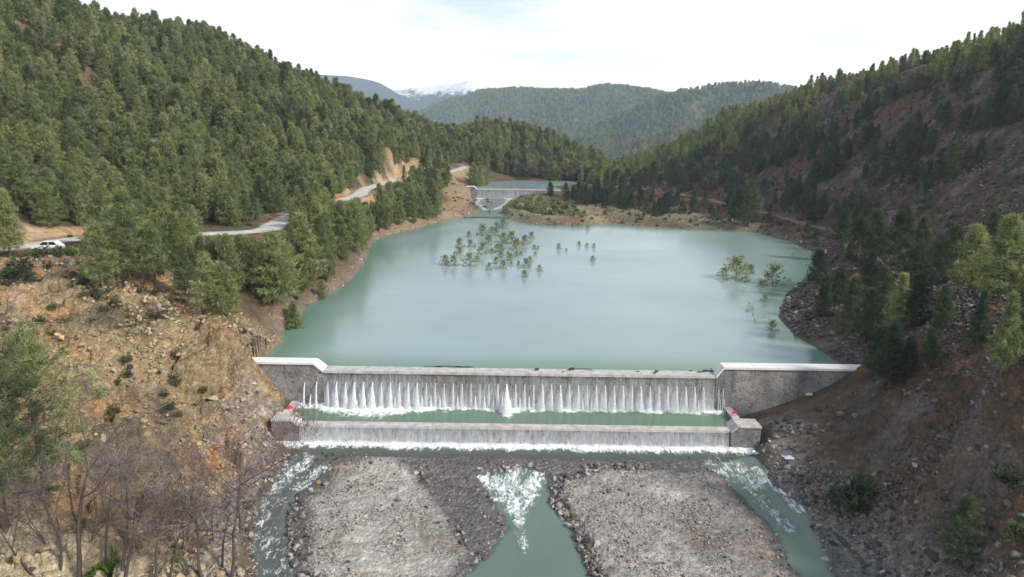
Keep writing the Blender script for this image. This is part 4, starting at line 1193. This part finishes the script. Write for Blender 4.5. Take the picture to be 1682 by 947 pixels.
for px, py, hh, lab in [(1188, 453, 10, 'small flooded pine off the right shore, left of the group of three'), (1209, 459, 28, 'largest flooded pine off the right shore, middle of the group of three'), (1232, 449, 11, 'small flooded pine off the right shore, right of the group of three'),
                        (1268, 467, 24, 'flooded pine just off the right cove beside a drowned low bush'), (1250, 471, 8, 'drowned low bush left of the flooded pine by the right cove'), (1256, 495, 9, 'tiny flooded shoot between the cove and the bare purple bush'), (1268, 542, 12, 'tiny flooded shoot below the rocky point')]:
    q = atz(px, py, LAKE_Z); D = (q - CAM) @ Fw; h = hh / F * D * 1.1
    plant(FL[rp.randrange(3)], 'flooded_pine', (q[0], q[1], LAKE_Z - 0.35 * h), h * 1.35, lab, 'pine tree', 'pines drowned by the right shore', wid=1.2)


# bare trees
def bare_tree(seed, h=9.0, ntw=900, bw=0.011):
    rng = np.random.default_rng(seed)
    segs = []; tips = []
    lean = rng.normal(size=2) * 0.12

    def grow(p, d, L, r, lev):
        nseg = 4
        for i in range(nseg):
            d = unit(d + rng.normal(size=3) * 0.12 + np.array([0, 0, 0.06]))
            q = p + d * L / nseg; r1 = r * (0.86 if lev else 0.84)
            segs.append((p, q, r, r1))
            if lev < 3:
                nb = [0, 1, 2, 2][i] if lev == 0 else [0, 1, 1, 2][i]
                for _ in range(nb):
                    a = rng.normal(size=3); a -= d * (a @ d); a = unit(a)
                    grow(q, unit(d * 0.75 + a * rng.uniform(0.5, 0.95)), L * rng.uniform(0.38, 0.62), r1 * 0.55, lev + 1)
            if lev >= 1: tips.append((q, d, lev))
            p, r = q, r1
        tips.append((p, d, lev))

    for s in range(2 if seed % 3 == 0 else 1):
        grow(np.array([0.25 * s, 0.1 * s, 0.0]), unit(np.array([lean[0] + 0.25 * s, lean[1], 1.0])), h * rng.uniform(0.72, 0.85), 0.014 * h, 0)
    tv, tq = tubes(segs, 4)
    kz = h / tv[:, 2].max(); tv = tv * kz; tips = [(t[0] * kz, t[1], t[2]) for t in tips]
    T = [tips[i] for i in rng.integers(0, len(tips), ntw // 5)]
    V, F_, tint = blades(np.array([t[0] for t in T]), unit(np.array([t[1] for t in T]) + np.array([0, 0, 0.4])), 0.85, bw, rng, 0.6, 5)
    return (tv, tq), (V, F_, tint)


BT = [split_tree(bare_tree(1000 + j, ntw=450), M['twig'], M['bare_bark']) for j in range(5)]
RT = split_tree(bare_tree(1021, ntw=1200), M['red_twig'], M['bare_bark'])
BARE = [(100, 935, 770, 0), (130, 960, 690, 0), (175, 940, 780, 0), (205, 950, 740, 0), (255, 960, 790, 0), (278, 950, 760, 0), (312, 945, 800, 0), (335, 960, 745, 0), (365, 930, 770, 0), (380, 950, 720, 1), (55, 945, 800, 0), (20, 900, 790, 0), (225, 900, 800, 0), (300, 900, 790, 0), (150, 890, 790, 0), (350, 890, 800, 0), (395, 870, 730, 1), (75, 890, 800, 0)]
for i, (px, pb, pt, k) in enumerate(sorted(BARE)):
    q = hit(px, pb)
    D = (q - CAM) @ Fw; h = (pb - pt) / F * D / math.cos(math.radians(28))
    kind = 'reddish bare tree' if k else 'leafless grey tree'
    plant(RT if k else BT[i % 5], 'bare_tree', (q[0], q[1], q[2] - 0.1), h * 1.1, f'{kind} with thin twigs, {nth(i + 1)} from the left edge in the lower left thicket', 'bare tree', 'bare trees at the foot of the rock spur', base_h=9.0, wid=1.15)
BS = [split_tree(bare_tree(1040 + j, h=9, ntw=1500, bw=0.05), M['twig'] if j else M['red_twig'], M['bare_bark']) for j in range(2)]
cnt = 0
for px in list(range(838, 985, 7)):
    pb = 299 + rp.uniform(-3, 1); q = aty(px, pb, 398 + rp.uniform(-3, 14))
    q = (q[0], q[1], gz(q[0], q[1]))
    cnt += 1
    plant(BS[rp.randrange(2)], 'bare_tree', q, rp.uniform(7, 10), f'purplish bare tree behind the upper lake, {nth(cnt)} from left in its row', 'bare tree', 'bare trees along the far end of the upper lake', base_h=9.0, wid=1.4)
for px, pb, hh, lab in [(1243, 531, 30, 'purple grey bare bush standing in the lake off the rocky point'), (1234, 504, 9, 'small drowned bare bush beside the purple grey bush'), (1318, 437, 24, 'bare grey tree standing in the water of the right cove')]:
    q = atz(px, pb, LAKE_Z); D = (q - CAM) @ Fw
    plant(BT[1], 'bare_bush', (q[0], q[1], LAKE_Z - 0.3), hh / F * D * 1.25, lab, 'bare bush', base_h=9.0, wid=1.5)


# shrubs
def shrub(seed, nb=70, nbl=9, bl=0.3, bw=0.035):
    rng = np.random.default_rng(seed)
    d = unit(rng.normal(size=(nb, 3)) * np.array([1, 1, 0.8]) + np.array([0, 0, 0.35])); d[:, 2] = np.abs(d[:, 2])
    P = d * rng.uniform(0.35, 1.0, nb)[:, None] * np.array([0.75, 0.75, 0.95]) * (1 + 0.25 * np.sin(d[:, :1] * 4 + seed))
    tv, tq = tubes([(np.array([0, 0, -0.1]), p * 0.8, 0.03, 0.01) for p in P[:14]], 3)
    return (tv, tq), blades(P, d, bl, bw, rng, 0.9, nbl)


SH = [split_tree(shrub(1100 + j), M['shrub'], M['bark']) for j in range(3)]
SHB = split_tree(shrub(1110), M['bright_leaf'], M['bark'])
SHD = split_tree(shrub(1111), M['pine_shade'], M['bark'])
for px, pb, hh, mesh_, lab in [(28, 455, 42, SH[0], 'large grey green bush below the road edge at far left'), (63, 419, 17, SHB, 'small bush in front of the white car, left one'), (73, 418, 18, SH[1], 'small dark bush in front of the white car, middle one'),
                               (92, 419, 19, SH[0], 'small bush at the road edge right of the white car'), (116, 415, 16, SHB, 'bright bush at the road edge, second right of the car'), (80, 440, 14, SH[2], 'low bush on the pale slope under the car'),
                               (183, 945, 44, SHB, 'fresh bright green bush at the bottom edge among bare trees'), (288, 920, 12, SHB, 'small fresh green plant among the bare tree stems'), (285, 630, 22, SH[2], 'dark bush growing from a hollow in the rock spur'),
                               (155, 490, 26, SH[0], 'bush at the foot of the bright roadside pine'), (140, 465, 18, SH[1], 'small bush above the pale slope, left of the bright roadside pine'), (225, 480, 20, SH[2], 'bush under the two spur top pines'),
                               (190, 500, 18, SH[1], 'low bush on the middle of the rock spur top'), (262, 520, 16, SH[0], 'low bush on the bare rock spur crest'), (1662, 790, 34, SHD, 'dark bush on the right edge scree, upper of two'), (1675, 880, 36, SHD, 'dark bush on the right edge scree, lower of two'),
                               (1402, 830, 60, SHD, 'thin dark shrub in the gully of the right bank'), (410, 425, 20, SH[1], 'shrub below the road beside the left bank wood')]:
    q = hit(px, pb); D = (q - CAM) @ Fw
    plant(mesh_, 'shrub', (q[0], q[1], q[2] - 0.05), hh / F * D, lab, 'shrub', base_h=1.25, wid=1.1)

SHS = [joined_tree('scrub', shrub(1200 + j, 40, 6, 0.36, 0.06), (M['shrub'], M['shrub'], M['pine_shade'], M['pine_light'])[j], M['bark']) for j in range(4)]
x, y = candidates(-110, 200, 60, 330, 1.9, 55)
z, zn = ground(x, y)
r = np.random.default_rng(56)
dlt = poly_sd(zn['px'], zn['py'], [(825, 345), (850, 326), (915, 326), (925, 342), (1000, 345), (1000, 356), (850, 356)]) > 0
p = np.where(zn['cliff'] > 0.3, 0.13 + 0.42 * smooth(0.1, 0.4, fbm(x / 9, y / 9, 101, 5)), 0.10)
p = np.where(zn['right'] > 0.4, 0.22 + 0.45 * smooth(0.0, 0.4, fbm(x / 12, y / 12, 109, 4)), p)
p = np.where((x > 20) & (y < 84), 0.035, p)
p = np.where(dlt & (y > 200), 0.42, p)
p = np.where((zn['lake'] > -0.7) | (zn['floor'] > -2) | (zn['d_road'] < 3) | (zn['d_path'] < 1.5) | ((x > -15) & (x < 38) & (y > 318)), 0, p)
p = np.where((y < 86) & (x > -32) & (x < 42), 0, p)
k = (r.uniform(size=len(x)) < p) & (zn['px'] > -200) & (zn['px'] < 1900)
x, y, z = x[k], y[k], z[k]; rt = zn['right'][k]
s_ = r.uniform(0.25, 0.85, len(x)) * np.where(dlt[k], 2.4, 1.0)
scatter('scrub', SHS, np.stack([x, y, z - 0.05], 1), np.stack([x * 0, x * 0, r.uniform(0, 6.28, len(x))], 1), np.stack([s_ * 1.2, s_ * 1.2, s_], 1), np.where(dlt[k] & (r.uniform(size=len(x)) < 0.5), 3, np.where(rt > 0.4, 2, r.integers(0, 2, len(x)))), 'low scrub dotted over the rocky slopes', 'scrub')


#@@ROCKS
# ------------------------------------------------------------------ rocks
def rock(seed, sub=2):
    import bmesh
    rng = np.random.default_rng(seed)
    bm = bmesh.new(); bmesh.ops.create_icosphere(bm, subdivisions=sub, radius=1.0)
    V = np.array([v.co for v in bm.verts]); Fc = np.array([[v.index for v in f.verts] for f in bm.faces]); bm.free()
    for _ in range(13):                                                            # chop flat facets off
        nrm = unit(rng.normal(size=3)); c = rng.uniform(0.32, 0.78)
        d = V @ nrm; V = V - np.clip(d - c, 0, None)[:, None] * nrm
    V *= np.array([1.0, rng.uniform(.6, .95), rng.uniform(.5, .8)])
    V += rng.normal(size=V.shape) * 0.03
    return V, Fc


ROCKS = []
for key in ('rock_pale', 'rock_grey', 'rock_dark', 'rock_mid'):
    for j in range(4):
        V, Fc = rock(1300 + j)
        ROCKS.append(bpy.data.objects.new('stone', mesh_np('stone', V, Fc, [M[key]])))


def rubble(name, label, n, region, sizes, kinds, seed, box, ex=2.2):
    r = np.random.default_rng(seed)
    x = r.uniform(box[0], box[1], n); y = r.uniform(box[2], box[3], n)
    z, zn = ground(x, y)
    p = region(x, y, z, zn)
    k = r.uniform(size=n) < p
    x, y, z = x[k], y[k], z[k]
    s = sizes[0] * (sizes[1] / sizes[0]) ** (r.uniform(size=len(x)) ** ex)
    kk = r.choice(len(kinds), len(x), p=kinds); kk = np.where((x > 29) & (kk < 2) & (r.uniform(size=len(x)) < 0.85), 3, kk)
    print(name, len(x))
    return np.stack([x, y, z + s * 0.12], 1), np.stack([r.normal(0, .5, len(x)), r.normal(0, .5, len(x)), r.uniform(0, 6.28, len(x))], 1), np.stack([s, s, s], 1), kk * 4 + r.integers(0, 4, len(x))


def many(name, label, parts):
    a = [np.concatenate(q) for q in zip(*parts)]
    scatter(name, ROCKS, *a, label, 'rubble')


infr = lambda zn: (zn['px'] > -150) & (zn['px'] < 1850) & (zn['py'] < 1050)
many('rubble', 'loose rocks and stones strewn over the slopes and stream banks', [
    rubble('cliff', '', 52000, lambda x, y, z, zn: (zn['cliff'] > 0.5) * infr(zn) * np.clip(0.25 + 0.9 * fbm(x / 6, y / 6, 301, 3), 0, 1), (0.07, 0.60), (0.86, 0.10, 0.04), 61, (-75, -22, 40, 112)),
    rubble('scree', '', 70000, lambda x, y, z, zn: (zn['right'] > 0.3) * (zn['floor'] < 0) * (zn['lake'] < -0.3) * infr(zn) * (~((y > 74) & (y < 82) & (x < 45))) * np.clip(0.2 + 1.2 * fbm(x / 8, y / 8, 302, 3), 0, 1), (0.10, 0.8), (0.02, 0.03, 0.60, 0.35), 62, (26, 130, 40, 200)),
    rubble('near scree', '', 60000, lambda x, y, z, zn: (x > 27) * (zn['floor'] < -0.5) * (zn['lake'] < -0.3) * infr(zn) * (~((y > 73) & (y < 82) & (x < 45))) * np.clip(0.2 + 1.5 * fbm(x / 7, y / 7, 305, 3), 0, 0.9), (0.09, 0.50), (0.02, 0.02, 0.68, 0.28), 72, (26, 80, 40, 115), 1.5),
    rubble('rim', '', 9000, lambda x, y, z, zn: smooth(4, 0.5, -zn['lake']) * (zn['lake'] < 0.4) * infr(zn), (0.15, 0.8), (0.3, 0.4, 0.3), 63, (-45, 95, 84, 260)),
    rubble('riprap', '', 26000, lambda x, y, z, zn: ((zn['floor'] > 0) * (smooth(1.4, 0.2, np.abs(zn['b'] + 0.15)) * (x < 14) * (y < 67.5) * (zn['ch'] < 0.4) + 0.10 * smooth(1.4, 0.1, np.abs(zn['a'])) * (y < 67)
            + smooth(0.9, 0.1, np.abs(zn['ch'])) * np.clip(0.25 + 0.9 * fbm(x / 2.5, y / 2.5, 311), 0, 1) * (y < 67))), (0.13, 0.55), (0.1, 0.55, 0.35), 64, (-24, 32, 42, 72)),
    rubble('bars', '', 70000, lambda x, y, z, zn: (zn['bar'] > 0.3) * np.clip(0.35 + 0.9 * fbm(x / 2.5, y / 2.5, 303, 3), 0, 0.9), (0.05, 0.24), (0.03, 0.80, 0.10, 0.07), 65, (-24, 28, 42, 72)),
    rubble('banks', '', 16000, lambda x, y, z, zn: (zn['floor'] < 0.5) * smooth(-6, -1, zn['floor']) * (y < 73) * infr(zn), (0.10, 0.5), (0.25, 0.55, 0.20), 66, (-36, 44, 40, 74)),
    rubble('left bed', '', 5000, lambda x, y, z, zn: (poly_sd(x, y, CH_L) > -0.6) * np.clip(0.25 + 1.2 * fbm(x / 2, y / 2, 312), 0, 0.8), (0.12, 0.55), (0.0, 0.1, 0.6, 0.3), 73, (-26, -12, 44, 73)),
    rubble('bed', '', 9000, lambda x, y, z, zn: (zn['floor'] > 0) * (zn['bar'] < 0) * 0.35 * (y < 71.5), (0.07, 0.30), (0.1, 0.35, 0.55), 67, (-26, 30, 42, 72)),
])
bl = [split for split in (rock(1400 + j, 3) for j in range(4))]
BLM = {k: [mesh_np('boulder', V, Fc, [M[m_]]) for V, Fc in bl] for k, m_ in (('p', 'rock_pale'), ('g', 'rock_grey'), ('d', 'rock_dark'))}
for i, (px, py, sz, k, lab) in enumerate([(800, 798, 16, 'p', 'pale boulder heap stone left of the central rapid'), (808, 806, 12, 'p', 'pale boulder at the left rim of the green channel head'), (820, 788, 9, 'd', 'dark rock breaking the white water of the central rapid'), (843, 784, 8, 'd', 'dark rock in the middle of the central rapid'),
                                          (895, 795, 12, 'g', 'grey boulder at the right rim of the central rapid'), (912, 808, 12, 'g', 'grey boulder at the head of the stone bank right of the channel'), (655, 822, 13, 'p', 'brown rock lying alone on the left gravel bar'), (1505, 765, 14, 'g', 'light boulder on the dark right scree, under the orange earth'),
                                          (1540, 775, 10, 'g', 'light boulder right of another on the dark right scree'), (1620, 735, 14, 'g', 'pale block on the upper right scree'), (1595, 738, 10, 'g', 'small pale block left of another on the upper right scree'), (1300, 520, 14, 'd', 'dark boulder on the rocky point of the right shore'),
                                          (1315, 505, 13, 'd', 'dark boulder behind the front one on the rocky point'), (1180, 392, 6, 'd', 'tiny rock at the delta shore'), (265, 695, 22, 'd', 'dark overhanging block in the lower rock spur'), (300, 690, 20, 'p', 'ochre block beside the dark overhang on the rock spur'),
                                          (352, 655, 24, 'p', 'large leaning ochre block on the right part of the rock spur'), (215, 480, 10, 'p', 'white stone lying below the spur top pines'), (1290, 790, 12, 'g', 'grey stone on the right bank of the right stream'), (610, 760, 8, 'd', 'dark stone at the upper tip of the left gravel bar')]):
    q = hit(px, py); D = (q - CAM) @ Fw; s = sz / F * D * 0.6
    o = link(bpy.data.objects.new('boulder', BLM[k][i % 4])); o.location = (q[0], q[1], q[2] + s * 0.2); o.scale = (s, s, s); o.rotation_euler = (rp.uniform(-.4, .4), rp.uniform(-.4, .4), rp.uniform(0, 6))
    tag(o, lab, 'boulder', 'single boulders')


#@@SMALL
# ------------------------------------------------------------------ small things
def drift(name, px, py, L, ang, lab, forks=2, r=0.07):
    q = atz(px, py, 0.03)
    y = min(max(q[1], 78.45), 79.8)
    rg = random.Random(int(px))
    mb = MB(); p = Vector((-L / 2, 0, r)); n = 4
    pts = [Vector((-L / 2 + L * i / n, rg.uniform(-.08, .08) * L, r + abs(rg.uniform(0, .05)) * L)) for i in range(n + 1)]
    for a, b in zip(pts[:-1], pts[1:]): mb.tube(a, b, r, r * 0.8, 6)
    for _ in range(forks):
        a = pts[rg.randrange(1, n)]; mb.tube(a, a + Vector((rg.uniform(-.3, .3), rg.uniform(-.15, .15), rg.uniform(.15, .5))) * L * 0.7, r * 0.6, r * 0.25, 5)
    o = mb.build(name, M['wood']); o.location = (q[0], y, 0.0); o.rotation_euler = (0, 0, ang)
    tag(o, lab, 'driftwood', 'driftwood stranded on the weir crest')


def at7(zx, zy): return 820 + zx / 3.157, 560 + zy / 3.157


for zx, zy, L, a, fk_, r_, lab in [(195, 150, 0.5, .3, 3, .13, 'short dark stump on the weir crest, leftmost of the driftwood'), (332, 160, 0.45, 1.0, 1, .06, 'small twig on the crest just left of the big stump'), (375, 150, 0.7, .5, 4, .16, 'big dark stump on the middle of the weir crest'),
                                   (430, 148, 2.4, .02, 0, .05, 'long straight stick on the crest right of the big stump'), (718, 158, 0.4, .2, 1, .06, 'single small twig on the crest between stump and forked branch'), (815, 162, 1.2, .9, 3, .09, 'forked branch hanging over the weir crest edge'),
                                   (993, 155, 0.35, 0, 1, .07, 'small chip of wood on the crest near the right end'), (1050, 162, 1.1, .25, 2, .07, 'flat branch at the right end of the weir crest'), (1083, 154, 1.3, -.5, 3, .10, 'thick branch in the right end corner of the weir crest')]:
    px, py = at7(zx, zy); drift('driftwood', px, py, L, a, lab, fk_, r_)
mud = MB()
gx, gy = np.meshgrid(np.linspace(-11.5, -3.2, 40), np.linspace(80.02, 81.2, 8))
h_ = (1 - ((gx + 7.3) / 4.3) ** 2) * np.clip(1.15 - (gy - 80.0), 0, 1.2) * (0.7 + 0.5 * fbm(gx / 0.8, gy / 0.8, 3)) * 0.35 - 0.16
idx = np.arange(gx.size).reshape(gx.shape)
q_ = np.stack([idx[:-1, :-1], idx[:-1, 1:], idx[1:, 1:], idx[1:, :-1]], -1).reshape(-1, 4)
o = link(bpy.data.objects.new('debris', mesh_np('debris', np.stack([gx.ravel(), gy.ravel(), h_.ravel()], 1), q_, [M['rock_dark']], smooth_=True)))
tag(o, 'low line of twigs and mud caught behind the weir crest', 'debris', kind='stuff')

# white car on the lay-by
q = hit(72, 412)
car = empty('car', (q[0], q[1] + 1.0, gz(q[0], q[1] + 1.0)), math.radians(12))
tag(car, 'white car parked on the road lay-by behind small bushes', 'car')
prof = [(-2.1, 0.45), (-2.15, 0.9), (-1.2, 1.02), (-0.75, 1.0), (1.95, 1.05), (2.12, 0.95), (2.15, 0.45)]
MB().prism(prof, -0.85, 0.85).build('body', M['white_paint'], car, bevel=0.06)
MB().prism([(-1.15, 1.0), (-0.5, 1.58), (1.3, 1.62), (1.95, 1.0)], -0.74, 0.74).build('cabin', M['white_paint'], car, bevel=0.05)
for s in (-1, 1):
    MB().prism([(-0.85, 1.06), (-0.42, 1.5), (0.35, 1.52), (0.35, 1.06)], s * 0.742, s * 0.755).build('window', M['glass'], car)
    MB().prism([(0.45, 1.06), (0.45, 1.52), (1.2, 1.54), (1.6, 1.06)], s * 0.742, s * 0.755).build('window', M['glass'], car)
    for xx in (-1.35, 1.35):
        wh = MB().tube((xx, s * 0.66, 0.33), (xx, s * 0.88, 0.33), 0.33, 0.33, 16).build('wheel', M['rubber'], car)
        MB().tube((xx, s * 0.87, 0.33), (xx, s * 0.90, 0.33), 0.19, 0.19, 12).build('rim', M['steel'], wh)
    MB().box(-2.19, -2.10, s * 0.6 - 0.16, s * 0.6 + 0.16, 0.7, 0.86).build('headlight', M['lamp'], car)
ws = MB(); ws.v = [(-1.13, -0.62, 1.045), (-1.13, 0.62, 1.045), (-0.565, 0.58, 1.545), (-0.565, -0.58, 1.545)]; ws.v += [(a - .03, b, c + .03) for a, b, c in ws.v]
ws.f = [(0, 1, 2, 3), (7, 6, 5, 4), (0, 4, 5, 1), (1, 5, 6, 2), (2, 6, 7, 3), (3, 7, 4, 0)]
ws.build('windscreen', M['glass'], car)

# utility pole with its cable
q = hit(188, 425); D = (q - CAM) @ Fw
pole = empty('utility_pole', q)
tag(pole, 'thin grey utility pole rising among the bright pines by the road', 'utility pole')
hp = (425 - 358) / F * D
MB().tube((0, 0, -0.3), (0, 0, hp), 0.10, 0.07, 8).build('pole', M['steel'], pole)
MB().box(-0.5, 0.5, -0.05, 0.05, hp - 0.5, hp - 0.4).build('crossarm', M['steel'], pole)
top_ = Vector(q) + Vector((0, 0, hp - 0.4))
cab = MB()
for end in (Vector(aty(-120, 372, q[1] - 12)), Vector(aty(600, 372, q[1] + 60))):
    prev = top_
    for i in range(1, 13):
        t = i / 12; cur = top_.lerp(end, t) - Vector((0, 0, 1.2 * 4 * t * (1 - t)))
        cab.tube(prev, cur, 0.014, 0.014, 4, caps=False); prev = cur
tag(cab.build('cable', M['steel']), 'thin power cable hanging across the road and the left pines', 'cable')

# red things on the side walls
o = empty('marker_board', (26.05, 75.6, -3.88)); tag(o, 'small red marker board on the right side wall of the pool', 'marker board')
MB().box(-0.28, 0.28, -0.03, 0.03, 0.12, 0.50).build('board', M['red'], o, bevel=0.01)
for s in (-1, 1): MB().tube((s * 0.2, 0.05, 0), (s * 0.2, 0.05, 0.45), 0.02, 0.02, 6).build('leg', M['steel'], o)
MB().box(-0.22, 0.22, -0.034, -0.031, 0.16, 0.22).build('white_stripe', M['white_paint'], o)
gx, gy = np.meshgrid(np.linspace(-0.42, 0.42, 18), np.linspace(-0.35, 0.35, 16))
h_ = 0.30 * np.clip(1 - (gx / 0.44) ** 2 - (gy / 0.37) ** 2, 0, 1) ** .6 * (0.75 + 0.55 * fbm(gx * 6, gy * 6, 3)) + 0.01
idx = np.arange(gx.size).reshape(gx.shape)
q_ = np.stack([idx[:-1, :-1], idx[:-1, 1:], idx[1:, 1:], idx[1:, :-1]], -1).reshape(-1, 4)
o = link(bpy.data.objects.new('tarpaulin', mesh_np('tarpaulin', np.stack([gx.ravel(), gy.ravel(), h_.ravel()], 1), q_, [M['red']], smooth_=True)))
o.location = (-25.75, 75.9, -3.875); tag(o, 'crumpled red tarpaulin on the left side wall of the pool', 'tarpaulin')
for px, py, s, lab in [(1297, 752, 0.55, 'pale plastic sheet lying on the brown earth bank'), (1330, 648, 0.5, 'pale plastic sheet at the foot of the right wing wall')]:
    q = hit(px, py)
    o = link(bpy.data.objects.new('plastic_sheet', mesh_np('plastic_sheet', np.stack([gx.ravel() * 1.6, gy.ravel() * 1.3, h_.ravel() * 0.7], 1), q_, [M['plastic']], smooth_=True)))
    o.location = (q[0], q[1], q[2] + 0.03); o.scale = (s * 1.6,) * 3; tag(o, lab, 'plastic sheet')
r2 = random.Random(4)
for i in range(9):
    px, py = 1228 + r2.uniform(0, 16), 728 + r2.uniform(0, 22)
    q = hit(px, py); s = r2.uniform(0.22, 0.42)
    V, Fc = rock(1500 + i)
    o = link(bpy.data.objects.new('boulder', mesh_np('boulder', V, Fc, [M['plastic']]))); o.location = (q[0], q[1], q[2] + s * 0.3); o.scale = (s,) * 3
    tag(o, 'whitish rock in the small heap below the right end block', 'boulder', 'whitish rocks heaped below the right end block')

#@@LIGHT
# ------------------------------------------------------------------ light, air, sky
SUN_EL, SUN_AZ = math.radians(37), math.radians(118)                       # azimuth clockwise from +y
sd = Vector((math.sin(SUN_AZ) * math.cos(SUN_EL), math.cos(SUN_AZ) * math.cos(SUN_EL), math.sin(SUN_EL)))
sun = bpy.data.lights.new('sun', 'SUN'); sun.energy = 2.9; sun.angle = math.radians(9); sun.color = (1.0, 0.94, 0.85)
so = link(bpy.data.objects.new('sun', sun)); so.rotation_euler = (-sd).to_track_quat('-Z', 'Y').to_euler()

W_ = bpy.data.worlds.new('World'); sc.world = W_; W_.use_nodes = True
nt = W_.node_tree; nt.nodes.clear(); g = NT(nt)
sky = g.n('ShaderNodeTexSky', sky_type='NISHITA'); sky.sun_disc = False; sky.sun_elevation = SUN_EL; sky.sun_rotation = SUN_AZ; sky.air_density = 1.0; sky.dust_density = 1.5
tc = g.n('ShaderNodeTexCoord').outputs['Generated']
sp = g.n('ShaderNodeSeparateXYZ', inp={0: tc})
cl = g.noise(2.4, g.n('ShaderNodeMapping', inp={'Vector': tc, 'Location': (3.1, 0, 0), 'Scale': (1, 1, 4.5)}).outputs[0], 6, 0.58, 0.3)
hz = g.maprange(sp.outputs[2], 0.02, 0.30, 0.36, 0.0)
fac = g.maprange(g.math('ADD', cl, hz), 0.52, 0.74, 0.42, 1.0)
cloud = g.mix(g.maprange(sp.outputs[2], 0.15, 0.6), (11.5, 11.6, 11.8, 1), (6.5, 6.7, 7.0, 1))
colr = g.mix(fac, sky.outputs[0], cloud)
bg = g.n('ShaderNodeBackground', inp={'Color': colr, 'Strength': 0.10})
wo = g.n('ShaderNodeOutputWorld'); nt.links.new(bg.outputs[0], wo.inputs[0])

hm, hnt, hout = new_mat('haze_air'); hg = NT(hnt)
pv = hg.n('ShaderNodeVolumePrincipled', inp={'Color': (0.68, 0.84, 1.0, 1), 'Density': 0.00014, 'Anisotropy': 0.2})
hnt.links.new(pv.outputs[0], hout.inputs['Volume'])
hz_ = MB().box(-2600, 2900, -60, 5100, -180, 560).build('haze', hm)
tag(hz_, 'thin blue air over the valley and hills', 'haze', kind='stuff')

cam = bpy.data.cameras.new('camera'); cam.sensor_width = 36; cam.lens = 36 * F / 1682; cam.clip_start = 0.5; cam.clip_end = 9000
co = link(bpy.data.objects.new('camera', cam))
co.matrix_world = Matrix(((Rv[0], Uv[0], -Fw[0], CAM[0]), (Rv[1], Uv[1], -Fw[1], CAM[1]), (Rv[2], Uv[2], -Fw[2], CAM[2]), (0, 0, 0, 1)))
sc.camera = co
sc.view_settings.view_transform = 'Standard'; sc.view_settings.look = 'None'; sc.view_settings.exposure = 0.47; sc.view_settings.gamma = 1.0
sc.render.engine = 'CYCLES'
sc.cycles.use_denoising = True
sc.cycles.max_bounces = 6; sc.cycles.diffuse_bounces = 2; sc.cycles.glossy_bounces = 3; sc.cycles.transmission_bounces = 3; sc.cycles.volume_bounces = 1; sc.cycles.transparent_max_bounces = 16
